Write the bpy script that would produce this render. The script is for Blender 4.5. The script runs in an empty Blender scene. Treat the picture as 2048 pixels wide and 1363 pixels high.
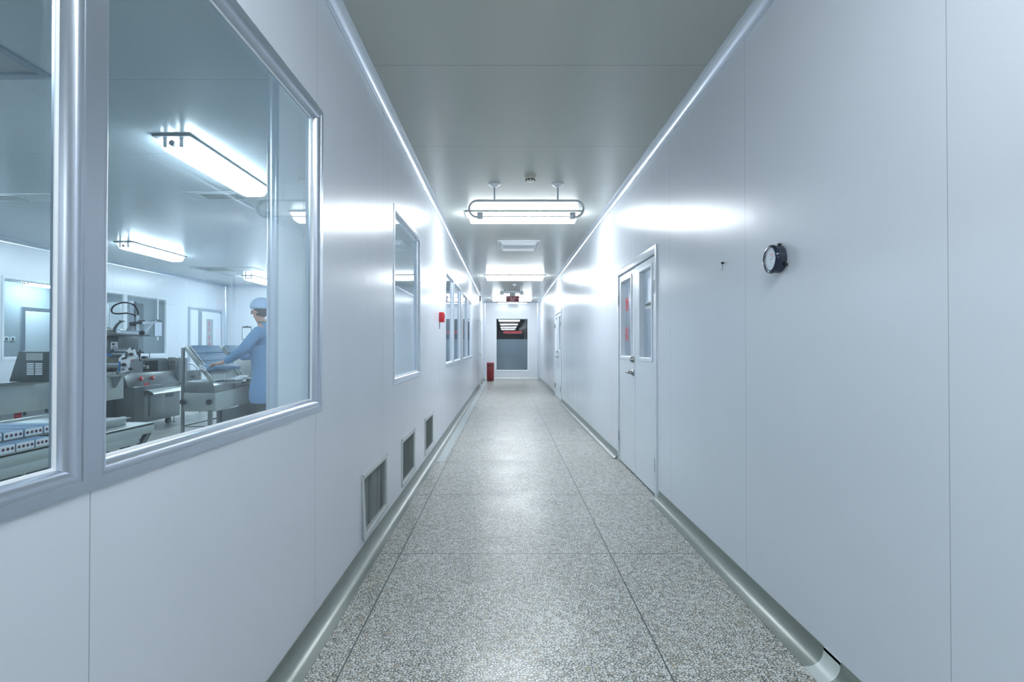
import bpy, bmesh, math, random
from mathutils import Vector, Matrix
PI = math.pi
SC = bpy.context.scene
COL = SC.collection

# ------------------------------------------------------------------ camera, world, exposure
EYE = 1.164          # camera height
F = 1040.0           # focal length in pixels of a 2048 px wide frame
cam = bpy.data.cameras.new('camera'); co = bpy.data.objects.new('camera', cam); COL.objects.link(co)
cam.sensor_width = 36; cam.sensor_fit = 'HORIZONTAL'
cam.lens = 36 * F / 2048
cam.shift_x = 12 / 2048
cam.clip_start = 0.03
co.location = (0, 0, EYE)
co.rotation_euler = (PI / 2 + 0.00913, 0, 0)
SC.camera = co

w = bpy.data.worlds.new('world'); SC.world = w; w.use_nodes = True
w.node_tree.nodes['Background'].inputs[0].default_value = (0.5, 0.62, 0.75, 1)
w.node_tree.nodes['Background'].inputs[1].default_value = 0.05
SC.view_settings.view_transform = 'Standard'
SC.view_settings.look = 'None'
SC.view_settings.gamma = 1
SC.view_settings.use_curve_mapping = False
SC.view_settings.exposure = 0.0
LAMP = 36.0          # emission of the corridor diffusers
ROOM = 42.0          # emission of the production room diffusers
LCOL = (0.87, 0.937, 1.0, 1)
try:
    SC.cycles.max_bounces = 10; SC.cycles.diffuse_bounces = 6; SC.cycles.glossy_bounces = 5
    SC.cycles.transparent_max_bounces = 24
    SC.cycles.sample_clamp_indirect = 6
except Exception:
    pass

# main planes
XL, XR = -0.78, 1.155
H = 2.70
YF = 18.35           # far wall
YB = -13.0           # corridor end behind the camera
RX = -7.19           # far side wall of the production room
RY0, RY1 = -1.8, 13.3

def at(px, py, Y):
    return Vector(((px - 1012) * Y / F, Y, EYE - (py - 691) * Y / F))

# ------------------------------------------------------------------ materials
def new_mat(name):
    m = bpy.data.materials.new(name); m.use_nodes = True
    return m, m.node_tree.nodes, m.node_tree.links, m.node_tree.nodes['Principled BSDF']

def plain(name, col, rough=0.4, metal=0.0, bump=0.0, bscale=40, var=0.04, spec=0.5, coat=0.0, aniso=None):
    m, N, L, P = new_mat(name)
    P.inputs['Roughness'].default_value = rough
    P.inputs['Metallic'].default_value = metal
    P.inputs['Specular IOR Level'].default_value = spec
    P.inputs['Coat Weight'].default_value = coat
    tc = N.new('ShaderNodeTexCoord')
    nz = N.new('ShaderNodeTexNoise'); nz.inputs['Scale'].default_value = bscale; nz.inputs['Detail'].default_value = 4
    if aniso:
        mp = N.new('ShaderNodeMapping'); mp.inputs['Scale'].default_value = aniso
        L.new(tc.outputs['Object'], mp.inputs[0]); L.new(mp.outputs[0], nz.inputs['Vector'])
    else:
        L.new(tc.outputs['Object'], nz.inputs['Vector'])
    cr = N.new('ShaderNodeMix'); cr.data_type = 'RGBA'
    cr.inputs[6].default_value = tuple(c * (1 - var) for c in col) + (1,)
    cr.inputs[7].default_value = tuple(min(1, c * (1 + var)) for c in col) + (1,)
    L.new(nz.outputs[0], cr.inputs[0]); L.new(cr.outputs[2], P.inputs['Base Color'])
    if bump:
        b = N.new('ShaderNodeBump'); b.inputs['Strength'].default_value = bump; b.inputs['Distance'].default_value = 0.002
        L.new(nz.outputs[0], b.inputs['Height']); L.new(b.outputs[0], P.inputs['Normal'])
    return m

def emit(name, col, s):
    m, N, L, P = new_mat(name)
    P.inputs['Base Color'].default_value = (0.9, 0.9, 0.9, 1)
    P.inputs['Emission Color'].default_value = col
    P.inputs['Emission Strength'].default_value = s
    return m

def panel(name, col, axis, phase, step, rough, line=(0.40, 0.44, 0.47), metal=0.0, width=0.0028, spec=0.5, wob=0.25, axis2=None):
    """coated sheet panels with fine joints every `step` metres along an axis (object coordinates = world)"""
    m, N, L, P = new_mat(name)
    geo = N.new('ShaderNodeNewGeometry'); sx = N.new('ShaderNodeSeparateXYZ'); L.new(geo.outputs['Position'], sx.inputs[0])
    def joint(ax, ph, st, wd):
        a = N.new('ShaderNodeMath'); a.operation = 'SUBTRACT'; L.new(sx.outputs[ax], a.inputs[0]); a.inputs[1].default_value = ph
        b = N.new('ShaderNodeMath'); b.operation = 'PINGPONG'; L.new(a.outputs[0], b.inputs[0]); b.inputs[1].default_value = st / 2
        c = N.new('ShaderNodeMath'); c.operation = 'LESS_THAN'; L.new(b.outputs[0], c.inputs[0]); c.inputs[1].default_value = wd / 2
        return c
    c = joint(axis, phase, step, width)
    nz = N.new('ShaderNodeTexNoise'); nz.inputs['Scale'].default_value = 1.3; nz.inputs['Detail'].default_value = 5
    L.new(geo.outputs['Position'], nz.inputs['Vector'])
    v = N.new('ShaderNodeMix'); v.data_type = 'RGBA'
    v.inputs[6].default_value = tuple(x * 0.965 for x in col) + (1,); v.inputs[7].default_value = tuple(min(1, x * 1.03) for x in col) + (1,)
    L.new(nz.outputs[0], v.inputs[0])
    k = N.new('ShaderNodeMix'); k.data_type = 'RGBA'; L.new(c.outputs[0], k.inputs[0]); L.new(v.outputs[2], k.inputs[6])
    k.inputs[7].default_value = line + (1,)
    L.new(k.outputs[2], P.inputs['Base Color'])
    P.inputs['Metallic'].default_value = metal
    P.inputs['Specular IOR Level'].default_value = spec
    # gentle waviness of the thin sheet
    mp = N.new('ShaderNodeMapping'); mp.inputs['Scale'].default_value = (2.2, 2.2, 0.5) if axis == 1 and axis2 is None else (1.5, 3, 1.5)
    L.new(geo.outputs['Position'], mp.inputs[0])
    n2 = N.new('ShaderNodeTexNoise'); n2.inputs['Scale'].default_value = 2.4; n2.inputs['Detail'].default_value = 3; L.new(mp.outputs[0], n2.inputs['Vector'])
    bu = N.new('ShaderNodeBump'); bu.inputs['Strength'].default_value = wob; bu.inputs['Distance'].default_value = 0.01
    L.new(n2.outputs[0], bu.inputs['Height']); L.new(bu.outputs[0], P.inputs['Normal'])
    mr = N.new('ShaderNodeMapRange'); mr.inputs['To Min'].default_value = rough * 0.85; mr.inputs['To Max'].default_value = rough * 1.15
    L.new(n2.outputs[0], mr.inputs[0]); L.new(mr.outputs[0], P.inputs['Roughness'])
    return m

def glass_mat(name, tint, f0=0.035):
    m, N, L, P = new_mat(name); N.remove(P)
    out = N['Material Output']
    lw = N.new('ShaderNodeLayerWeight'); lw.inputs['Blend'].default_value = 0.5
    p = N.new('ShaderNodeMath'); p.operation = 'POWER'; L.new(lw.outputs['Facing'], p.inputs[0]); p.inputs[1].default_value = 5
    q = N.new('ShaderNodeMath'); q.operation = 'MULTIPLY_ADD'; L.new(p.outputs[0], q.inputs[0]); q.inputs[1].default_value = 1 - f0; q.inputs[2].default_value = f0
    t = N.new('ShaderNodeBsdfTransparent'); t.inputs[0].default_value = tint + (1,)
    g = N.new('ShaderNodeBsdfGlossy'); g.inputs['Roughness'].default_value = 0.0; g.inputs['Color'].default_value = (0.95, 0.97, 1, 1)
    mx = N.new('ShaderNodeMixShader'); L.new(q.outputs[0], mx.inputs[0]); L.new(t.outputs[0], mx.inputs[1]); L.new(g.outputs[0], mx.inputs[2])
    L.new(mx.outputs[0], out.inputs[0])
    return m

def terrazzo():
    m, N, L, P = new_mat('terrazzo')
    geo = N.new('ShaderNodeNewGeometry'); sx = N.new('ShaderNodeSeparateXYZ'); L.new(geo.outputs['Position'], sx.inputs[0])
    def math_(op, a, b=None):
        n = N.new('ShaderNodeMath'); n.operation = op
        for i, v in ((0, a), (1, b)):
            if v is None: continue
            if isinstance(v, (int, float)): n.inputs[i].default_value = v
            else: L.new(v, n.inputs[i])
        return n.outputs[0]
    def joint(ax, ph, st, wd):
        return math_('LESS_THAN', math_('PINGPONG', math_('SUBTRACT', sx.outputs[ax], ph), st / 2), wd / 2)
    j = math_('MAXIMUM', joint(1, 2.924, 1.156, 0.0055), joint(0, -0.591, 1.174, 0.0065))
    # stone chips
    nd = N.new('ShaderNodeTexNoise'); nd.inputs['Scale'].default_value = 75; nd.inputs['Detail'].default_value = 3; L.new(geo.outputs['Position'], nd.inputs['Vector'])
    ad = N.new('ShaderNodeVectorMath'); ad.operation = 'MULTIPLY_ADD'; L.new(nd.outputs['Color'], ad.inputs[0]); ad.inputs[1].default_value = (0.020, 0.020, 0); L.new(geo.outputs['Position'], ad.inputs[2])
    v1 = N.new('ShaderNodeTexVoronoi'); v1.feature = 'DISTANCE_TO_EDGE'; v1.voronoi_dimensions = '2D'; v1.inputs['Scale'].default_value = 84; L.new(ad.outputs[0], v1.inputs['Vector'])
    v2 = N.new('ShaderNodeTexVoronoi'); v2.feature = 'F1'; v2.voronoi_dimensions = '2D'; v2.inputs['Scale'].default_value = 84; L.new(ad.outputs[0], v2.inputs['Vector'])
    sc = N.new('ShaderNodeSeparateColor'); L.new(v2.outputs['Color'], sc.inputs[0])
    thr = math_('MULTIPLY_ADD', sc.outputs[0], 0.14); thr.node.inputs[2].default_value = 0.05
    chip = N.new('ShaderNodeMapRange'); L.new(math_('SUBTRACT', v1.outputs['Distance'], thr), chip.inputs[0])
    chip.inputs[1].default_value = -0.015; chip.inputs[2].default_value = 0.03
    ramp = N.new('ShaderNodeValToRGB'); L.new(sc.outputs[1], ramp.inputs[0])
    e = ramp.color_ramp.elements; e[0].position = 0; e[0].color = (0.50, 0.51, 0.48, 1); e[1].position = 1; e[1].color = (0.84, 0.85, 0.83, 1)
    for pos, c in ((0.12, (0.50, 0.42, 0.30, 1)), (0.2, (0.70, 0.70, 0.66, 1)), (0.5, (0.78, 0.79, 0.76, 1)), (0.62, (0.66, 0.62, 0.52, 1)), (0.7, (0.75, 0.77, 0.75, 1))):
        q = e.new(pos); q.color = c
    v3 = N.new('ShaderNodeTexVoronoi'); v3.feature = 'DISTANCE_TO_EDGE'; v3.voronoi_dimensions = '2D'; v3.inputs['Scale'].default_value = 230; L.new(ad.outputs[0], v3.inputs['Vector'])
    c2 = N.new('ShaderNodeMapRange'); L.new(v3.outputs['Distance'], c2.inputs[0]); c2.inputs[1].default_value = 0.16; c2.inputs[2].default_value = 0.26
    bs = N.new('ShaderNodeMix'); bs.data_type = 'RGBA'; L.new(c2.outputs[0], bs.inputs[0]); bs.inputs[6].default_value = (0.045, 0.052, 0.045, 1); bs.inputs[7].default_value = (0.17, 0.18, 0.16, 1)
    base = N.new('ShaderNodeMix'); base.data_type = 'RGBA'; L.new(chip.outputs[0], base.inputs[0]); L.new(bs.outputs[2], base.inputs[6]); L.new(ramp.outputs[0], base.inputs[7])
    # worn brownish patches
    n3 = N.new('ShaderNodeTexNoise'); n3.inputs['Scale'].default_value = 1.1; n3.inputs['Detail'].default_value = 6; L.new(geo.outputs['Position'], n3.inputs['Vector'])
    d = N.new('ShaderNodeMix'); d.data_type = 'RGBA'; d.blend_type = 'MULTIPLY'; L.new(math_('MULTIPLY', n3.outputs[0], 0.5), d.inputs[0]); L.new(base.outputs[2], d.inputs[6]); d.inputs[7].default_value = (0.70, 0.66, 0.56, 1)
    k = N.new('ShaderNodeMix'); k.data_type = 'RGBA'; L.new(j, k.inputs[0]); L.new(d.outputs[2], k.inputs[6]); k.inputs[7].default_value = (0.05, 0.06, 0.055, 1)
    L.new(k.outputs[2], P.inputs['Base Color'])
    n4 = N.new('ShaderNodeTexNoise'); n4.inputs['Scale'].default_value = 3.0; n4.inputs['Detail'].default_value = 5; L.new(geo.outputs['Position'], n4.inputs['Vector'])
    mr = N.new('ShaderNodeMapRange'); L.new(n4.outputs[0], mr.inputs[0]); mr.inputs[1].default_value = 0.3; mr.inputs[2].default_value = 0.7; mr.inputs[3].default_value = 0.26; mr.inputs[4].default_value = 0.40
    L.new(mr.outputs[0], P.inputs['Roughness'])
    P.inputs['Specular IOR Level'].default_value = 0.6
    b = N.new('ShaderNodeBump'); b.inputs['Strength'].default_value = 0.06; b.inputs['Distance'].default_value = 0.001; L.new(v1.outputs['Distance'], b.inputs['Height']); L.new(b.outputs[0], P.inputs['Normal'])
    return m

WALLC = (0.71, 0.745, 0.795)
M = dict(
    wall_l=panel('panel_left', WALLC, 1, 0.978, 1.155, 0.24, spec=0.31, wob=0.16),
    wall_r=panel('panel_right', WALLC, 1, 1.357, 1.15, 0.24, spec=0.31, wob=0.16),
    wall_f=panel('panel_far', WALLC, 0, 0.19, 3.0, 0.25),
    wall_room=panel('panel_room', WALLC, 1, 0.3, 1.15, 0.26),
    wall_roomx=panel('panel_room_end', WALLC, 0, -1.3, 1.15, 0.26),
    ceil=panel('panel_ceiling', (0.52, 0.545, 0.505), 1, 2.837, 1.157, 0.20, line=(0.2, 0.22, 0.22), axis2=1, wob=0.15),
    ceil_room=panel('panel_ceiling_room', (0.50, 0.56, 0.59), 1, 2.99, 1.157, 0.20, line=(0.2, 0.22, 0.22), axis2=1, wob=0.15),
    floor=terrazzo(),
    teal=plain('grey_wall', (0.40, 0.45, 0.48), 0.5),
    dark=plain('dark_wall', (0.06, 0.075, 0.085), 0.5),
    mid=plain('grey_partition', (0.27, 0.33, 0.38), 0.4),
    glass=glass_mat('window_glass', (0.90, 0.945, 0.955)),
    glass2=glass_mat('window_glass_tinted', (0.93, 0.965, 0.975), 0.05),
    alu=plain('aluminium', (0.56, 0.61, 0.68), 0.28, 0.85, spec=0.6, var=0.03, bscale=8),
    alu_b=plain('bright_aluminium', (0.72, 0.78, 0.86), 0.25, 0.55, spec=0.7, var=0.02, bscale=8),
    seal=plain('white_sealant', (0.85, 0.88, 0.9), 0.5, bump=0.3, bscale=60),
    cove=plain('grey_cove', (0.22, 0.25, 0.225), 0.28, 0.25, bump=0.25, bscale=7, var=0.10, spec=0.6),
    cove_pale=plain('pale_cove', (0.62, 0.66, 0.64), 0.32, 0.1, var=0.06, bscale=9),
    door=plain('door_paint', (0.70, 0.75, 0.80), 0.25, var=0.015, bscale=3),
    doorframe=plain('door_frame_paint', (0.74, 0.78, 0.83), 0.28, 0.0, var=0.015, bscale=3),
    seam=plain('dark_gasket', (0.10, 0.115, 0.12), 0.6),
    chrome=plain('chrome', (0.36, 0.37, 0.37), 0.14, 1.0),
    steel=plain('brushed_steel', (0.27, 0.29, 0.29), 0.30, 0.85, var=0.10, bscale=30, aniso=(1, 1, 12)),
    steel_d=plain('dark_steel', (0.12, 0.14, 0.14), 0.36, 0.7, var=0.12, bscale=20),
    steel_l=plain('pale_steel', (0.44, 0.48, 0.46), 0.32, 0.6, var=0.07, bscale=20),
    white=plain('white_paint', (0.80, 0.83, 0.86), 0.3, var=0.01),
    ivory=plain('ivory_plastic', (0.62, 0.60, 0.50), 0.4, var=0.01),
    black=plain('black_plastic', (0.012, 0.014, 0.017), 0.3),
    black_g=plain('slate_housing', (0.045, 0.06, 0.085), 0.3, 0.2),
    navy=plain('navy_ring', (0.025, 0.035, 0.07), 0.16, 0.5, coat=0.5),
    red=plain('red_plastic', (0.62, 0.02, 0.035), 0.3),
    maroon=plain('maroon_paint', (0.20, 0.012, 0.022), 0.35),
    maroon_l=plain('red_paint', (0.42, 0.02, 0.035), 0.3),
    dotred=plain('dark_dot', (0.10, 0.02, 0.03), 0.4),
    redink=plain('red_ink', (0.75, 0.10, 0.12), 0.5),
    ink=plain('black_ink', (0.02, 0.03, 0.03), 0.6),
    grnink=plain('green_ink', (0.10, 0.20, 0.12), 0.6),
    pinkink=plain('pale_lettering', (0.75, 0.60, 0.66), 0.5),
    paper=plain('paper', (0.80, 0.84, 0.88), 0.7, var=0.02),
    paper_b=plain('printed_paper', (0.55, 0.60, 0.72), 0.7, var=0.05),
    blue=plain('blue_carton', (0.13, 0.22, 0.33), 0.5, var=0.08, bscale=30),
    blue_p=plain('blue_plastic', (0.02, 0.16, 0.42), 0.3),
    screen=plain('blue_screen', (0.05, 0.11, 0.30), 0.25, var=0.15, bscale=12),
    lcd=plain('grey_display', (0.12, 0.14, 0.11), 0.2),
    gown=plain('blue_gown', (0.14, 0.28, 0.47), 0.8, bump=0.6, bscale=9, var=0.12),
    cap=plain('pale_blue_cap', (0.42, 0.58, 0.78), 0.8, bump=0.6, bscale=30, var=0.06),
    pants=plain('dark_trousers', (0.035, 0.05, 0.055), 0.8),
    skin=plain('skin', (0.52, 0.27, 0.19), 0.5, var=0.05),
    hair=plain('dark_hair', (0.03, 0.022, 0.02), 0.5),
    olive=plain('olive_cover', (0.16, 0.17, 0.13), 0.6),
    slat=plain('vent_slat', (0.32, 0.36, 0.355), 0.4, 0.2),
    vdark=plain('vent_dark', (0.02, 0.025, 0.025), 0.8),
    vframe=plain('vent_frame', (0.60, 0.64, 0.64), 0.35, 0.3, var=0.06, bscale=15),
    lamp_near=emit('lit_diffuser_dim', LCOL, 27.0),
    lamp_added=emit('lit_diffuser_added', LCOL, 14.0),
    lamp=emit('lit_diffuser', LCOL, LAMP),
    lamp_room=emit('lit_diffuser_room', (0.74, 0.88, 1.0, 1), ROOM),
    tube=plain('unlit_tube', (0.8, 0.85, 0.9), 0.1),
    lampbody=plain('lamp_housing', (0.40, 0.43, 0.45), 0.4, 0.2),
    pipe=plain('grey_pipe', (0.60, 0.64, 0.67), 0.3, 0.2),
)
M['ceil_vent'] = plain('ceiling_vent_paint', (0.62, 0.67, 0.70), 0.35)

# ------------------------------------------------------------------ mesh helpers
def B(): return bmesh.new()
def box(bm, x0, x1, y0, y1, z0, z1):
    v = [bm.verts.new((x, y, z)) for x in (x0, x1) for y in (y0, y1) for z in (z0, z1)]
    for f in ((0, 1, 3, 2), (4, 6, 7, 5), (0, 4, 5, 1), (2, 3, 7, 6), (0, 2, 6, 4), (1, 5, 7, 3)):
        bm.faces.new([v[i] for i in f])
    return bm
def prism(bm, pts, axis, a, b):
    """polygon (2-D points) pushed from a to b along an axis: 0 -> (y,z), 1 -> (x,z), 2 -> (x,y)"""
    def mk(p, t):
        return {0: (t, p[0], p[1]), 1: (p[0], t, p[1]), 2: (p[0], p[1], t)}[axis]
    A = [bm.verts.new(mk(p, a)) for p in pts]; C = [bm.verts.new(mk(p, b)) for p in pts]
    n = len(pts)
    for i in range(n): bm.faces.new((A[i], A[(i + 1) % n], C[(i + 1) % n], C[i]))
    bm.faces.new(A[::-1]); bm.faces.new(C)
    return bm
def tube(bm, pts, r, seg=12, closed=False, caps=True):
    pts = [Vector(p) for p in pts]; n = len(pts)
    rr = r if isinstance(r, (list, tuple)) else [r] * n
    rings = []; up = None
    for i, p in enumerate(pts):
        if closed: d = pts[(i + 1) % n] - pts[i - 1]
        else: d = pts[min(i + 1, n - 1)] - pts[max(i - 1, 0)]
        d.normalize()
        if up is None:
            up = Vector((0, 0, 1)) if abs(d.z) < 0.9 else Vector((1, 0, 0))
        s = d.cross(up).normalized(); up = s.cross(d).normalized()
        rings.append([bm.verts.new(p + rr[i] * (math.cos(2 * PI * k / seg) * s + math.sin(2 * PI * k / seg) * up)) for k in range(seg)])
    m = n if closed else n - 1
    for i in range(m):
        a, b = rings[i], rings[(i + 1) % n]
        for k in range(seg): bm.faces.new((a[k], a[(k + 1) % seg], b[(k + 1) % seg], b[k]))
    if caps and not closed:
        bm.faces.new(rings[0][::-1]); bm.faces.new(rings[-1])
    return bm
def cyl(bm, a, b, r, seg=20, r2=None): return tube(bm, [a, b], [r, r if r2 is None else r2], seg)
def lathe(bm, c, axis, prof, seg=28):
    """prof: list of (distance along axis, radius)"""
    axis = Vector(axis).normalized(); c = Vector(c)
    u = axis.cross(Vector((0, 0, 1)));
    if u.length < 0.01: u = Vector((1, 0, 0))
    u.normalize(); v = axis.cross(u)
    rings = []
    for t, r in prof:
        rings.append([bm.verts.new(c + axis * t + max(r, 1e-4) * (math.cos(2 * PI * k / seg) * u + math.sin(2 * PI * k / seg) * v)) for k in range(seg)])
    for a, b in zip(rings, rings[1:]):
        for k in range(seg): bm.faces.new((a[k], a[(k + 1) % seg], b[(k + 1) % seg], b[k]))
    bm.faces.new(rings[0][::-1]); bm.faces.new(rings[-1])
    return bm
def obox(bm, c, ax, ay, az):
    """oriented box: centre and three half-axis vectors"""
    c = Vector(c); ax, ay, az = Vector(ax), Vector(ay), Vector(az)
    v = [bm.verts.new(c + i * ax + j * ay + k * az) for i in (-1, 1) for j in (-1, 1) for k in (-1, 1)]
    for f in ((0, 1, 3, 2), (4, 6, 7, 5), (0, 4, 5, 1), (2, 3, 7, 6), (0, 2, 6, 4), (1, 5, 7, 3)):
        bm.faces.new([v[i] for i in f])
    return bm
def bar(bm, a, b, wd, ht):
    a, b = Vector(a), Vector(b); d = (b - a); L_ = d.length / 2; d.normalize()
    up = Vector((0, 0, 1)) if abs(d.z) < 0.95 else Vector((1, 0, 0))
    s = d.cross(up).normalized(); u = s.cross(d)
    return obox(bm, (a + b) / 2, d * L_, s * wd / 2, u * ht / 2)

def wloc(o):
    v = Vector((0, 0, 0))
    while o: v += o.location; o = o.parent
    return v
def obj(name, bm, mat, parent=None, bevel=0.0, smooth=False, seg=2):
    bmesh.ops.recalc_face_normals(bm, faces=bm.faces)
    if bevel:
        es = [e for e in bm.edges if len(e.link_faces) == 2 and e.calc_face_angle(0) > 0.6]
        bmesh.ops.bevel(bm, geom=es, offset=bevel, segments=seg, affect='EDGES', profile=0.5, clamp_overlap=True)
    if parent is None:
        c = [v.co for v in bm.verts]
        org = Vector(((min(v.x for v in c) + max(v.x for v in c)) / 2, (min(v.y for v in c) + max(v.y for v in c)) / 2, min(v.z for v in c)))
    else: org = wloc(parent)
    bmesh.ops.translate(bm, verts=bm.verts, vec=-org)
    me = bpy.data.meshes.new(name); bm.to_mesh(me); bm.free()
    if smooth or bevel:
        for p in me.polygons: p.use_smooth = True
        try: me.set_sharp_from_angle(angle=math.radians(38))
        except Exception: pass
    for mm in (mat if isinstance(mat, (list, tuple)) else [mat]): me.materials.append(mm)
    o = bpy.data.objects.new(name, me); COL.objects.link(o)
    if parent is None: o.location = org
    else: o.parent = parent
    return o
def tag(o, label=None, cat=None, group=None, kind=None):
    if label: o['label'] = label
    if cat: o['category'] = cat
    if group: o['group'] = group
    if kind: o['kind'] = kind
    return o
def thing(name, loc, label, cat, group=None, kind=None):
    o = bpy.data.objects.new(name, None); COL.objects.link(o); o.location = loc; o.empty_display_size = 0.1
    return tag(o, label, cat, group, kind)
def struct(name, bm, mat, label, cat, **k):
    return tag(obj(name, bm, mat, **k), label, cat, kind='structure')
def copy_tree(o, parent=None):
    c = o.copy(); COL.objects.link(c); c.parent = parent
    for ch in list(o.children): copy_tree(ch, c)
    return c
def text(name, body, size, mat, parent, origin, right, up, extrude=0.0006, aligned='CENTER', squeeze=1.0):
    c = bpy.data.curves.new('lettering', 'FONT'); c.body = body; c.size = size; c.extrude = extrude
    c.align_x = aligned; c.align_y = 'CENTER'
    t = bpy.data.objects.new('lettering', c); COL.objects.link(t)
    dg = bpy.context.evaluated_depsgraph_get(); dg.update()
    me = bpy.data.meshes.new_from_object(t.evaluated_get(dg))
    bpy.data.objects.remove(t); bpy.data.curves.remove(c)
    bm = B(); bm.from_mesh(me); bpy.data.meshes.remove(me)
    right = Vector(right).normalized(); up = Vector(up).normalized(); nrm = right.cross(up); origin = Vector(origin)
    for v in bm.verts:
        v.co = origin + right * v.co.x * squeeze + up * v.co.y + nrm * v.co.z
    return obj(name, bm, mat, parent)

# ------------------------------------------------------------------ walls with openings
def wall_y(bm, x0, x1, y0, y1, z0, z1, holes):
    """a slab between x0 and x1 running along y, with rectangular holes (ya,yb,za,zb)"""
    ys = sorted({y0, y1, *[h[0] for h in holes], *[h[1] for h in holes]})
    for a, b in zip(ys, ys[1:]):
        hs = sorted([(h[2], h[3]) for h in holes if h[0] <= a + 1e-6 and h[1] >= b - 1e-6])
        z = z0
        for ha, hb in hs:
            if ha > z + 1e-6: box(bm, x0, x1, a, b, z, ha)
            z = hb
        if z < z1 - 1e-6: box(bm, x0, x1, a, b, z, z1)
    return bm
T = 0.06
WZ0, WZ1 = 0.893, 2.155
W1 = [(-0.245, 0.978), (0.978, 2.198)]
W2 = [(3.604, 4.743)]
W3 = [(6.700, 7.790), (7.790, 9.010)]
W4 = [(9.400, 10.53), (10.53, 11.93)]
vents = [(2.816, 3.408), (3.888, 4.450), (4.995, 5.555)]
hl = [(w_[0][0], w_[-1][1], WZ0, WZ1) for w_ in (W1, W2, W3, W4)] + [(a + 0.03, b - 0.03, 0.135, 0.44) for a, b in vents]
hl += [(13.84, 14.28, 1.352, 1.88), (15.02, 15.98, 0.0, 1.93)]
struct('wall_left', wall_y(B(), XL - 0.034, XL, YB, YF, 0, H, hl), M['wall_l'], 'long pale panel wall on the left with windows and low vents', 'wall')
D1 = (3.964, 5.338); D2 = (10.83, 12.17)
hr = [(D1[0], D1[1], 0, 1.93), (D2[0], D2[1], 0, 1.93)]
struct('wall_right', wall_y(B(), XR, XR + T, YB, YF, 0, H, hr), M['wall_r'], 'long pale panel wall on the right with two double doors', 'wall')
# far wall with window
FX0, FX1, FZ0, FZ1 = -0.385, 0.81, 0.262, 2.155
bm = B()
box(bm, XL - T, FX0, YF, YF + T, 0, H); box(bm, FX1, XR + T, YF, YF + T, 0, H)
box(bm, FX0, FX1, YF, YF + T, 0, FZ0); box(bm, FX0, FX1, YF, YF + T, FZ1, H)
struct('wall_far', bm, M['wall_f'], 'pale end wall of the corridor around the tall window', 'wall')
struct('wall_behind', box(B(), XL - T, XR + T, YB - T, YB, 0, H), M['wall_f'], 'pale end wall of the corridor behind the viewer', 'wall')
# rooms
struct('floor', box(B(), -13.2, 2.6, YB - 0.1, YF + 3.2, -0.1, 0), M['floor'], 'terrazzo floor of white stone chips cut by dark joints', 'floor')
struct('ceiling', box(B(), XL - T, XR + T, YB - T, YF + T, H, H + 0.08), M['ceil'], 'grey metal panel ceiling above the corridor', 'ceiling')
struct('ceiling_room', box(B(), -13.0, XL - T, RY0 - 0.1, 15.2, H, H + 0.08), M['ceil_room'], 'blue grey panel ceiling above the production room', 'ceiling')
RW = (7.41, 11.04, 0.95, 2.17)
RD = (11.75, 13.12, 0.0, 2.0)
struct('wall_room_side', wall_y(B(), RX - T, RX, RY0, RY1 + 0.06, 0, H, [RW]), M['wall_room'], 'pale side wall of the production room with a strip of windows', 'wall')
struct('wall_room_end', box(B(), RX, XL - T, RY1, RY1 + T, 0, H), M['wall_roomx'], 'pale end wall of the production room with the clipboard', 'wall')
struct('wall_room_near', box(B(), RX - T, XL - T, RY0 - T, RY0, 0, H), M['wall_roomx'], 'pale near end wall of the production room', 'wall')
bm = B()
box(bm, -1.14, -1.09, 2.53, 3.05, 0, H); box(bm, -1.14, XL - T, 2.48, 2.53, 0, H); box(bm, -1.09, XL - T, 3.0, 3.05, 0, H)
struct('wall_air_return', bm, M['white'], 'pale boxed column inside the production room behind the glass', 'wall')
struct('wall_low_duct', box(box(B(), -1.14, -1.10, 3.05, 6.0, 0, 0.62), -1.10, XL - T, 3.05, 6.0, 0.58, 0.62), M['white'], 'low pale air return duct behind the wall vents', 'wall')
tube_b = B()
lathe(tube_b, (-1.115, 2.500, 0), (0, 0, 1), [(0, 0.034), (H, 0.034)], 20)
struct('trim_1', tube_b, M['alu_b'], 'rounded aluminium corner post of the boxed column', 'trim', smooth=True)
# room beyond the production room
struct('wall_back_room', box(B(), -11.95, -11.9, 5.2, 14.6, 0, H), M['teal'], 'grey wall of the room beyond, holding a pale door', 'wall')
struct('wall_back_room_end', box(B(), -11.95, RX - T, 14.6, 14.66, 0, H), M['teal'], 'grey end wall of the room beyond', 'wall')
struct('wall_back_room_near', box(B(), -11.95, RX - T, 5.14, 5.2, 0, H), M['teal'], 'grey near wall of the room beyond', 'wall')
# space behind the far window
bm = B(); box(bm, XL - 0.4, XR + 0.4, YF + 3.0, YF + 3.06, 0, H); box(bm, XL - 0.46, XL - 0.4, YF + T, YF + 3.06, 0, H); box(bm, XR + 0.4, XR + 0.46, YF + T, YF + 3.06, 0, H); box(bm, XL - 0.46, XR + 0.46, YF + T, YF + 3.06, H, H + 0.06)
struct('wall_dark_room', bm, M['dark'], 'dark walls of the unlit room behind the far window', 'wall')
struct('wall_dado', box(B(), XL - 0.39, XR + 0.39, YF + 0.5, YF + 0.55, 0, 1.40), M['mid'], 'grey blue lower partition behind the far window', 'wall')
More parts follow.
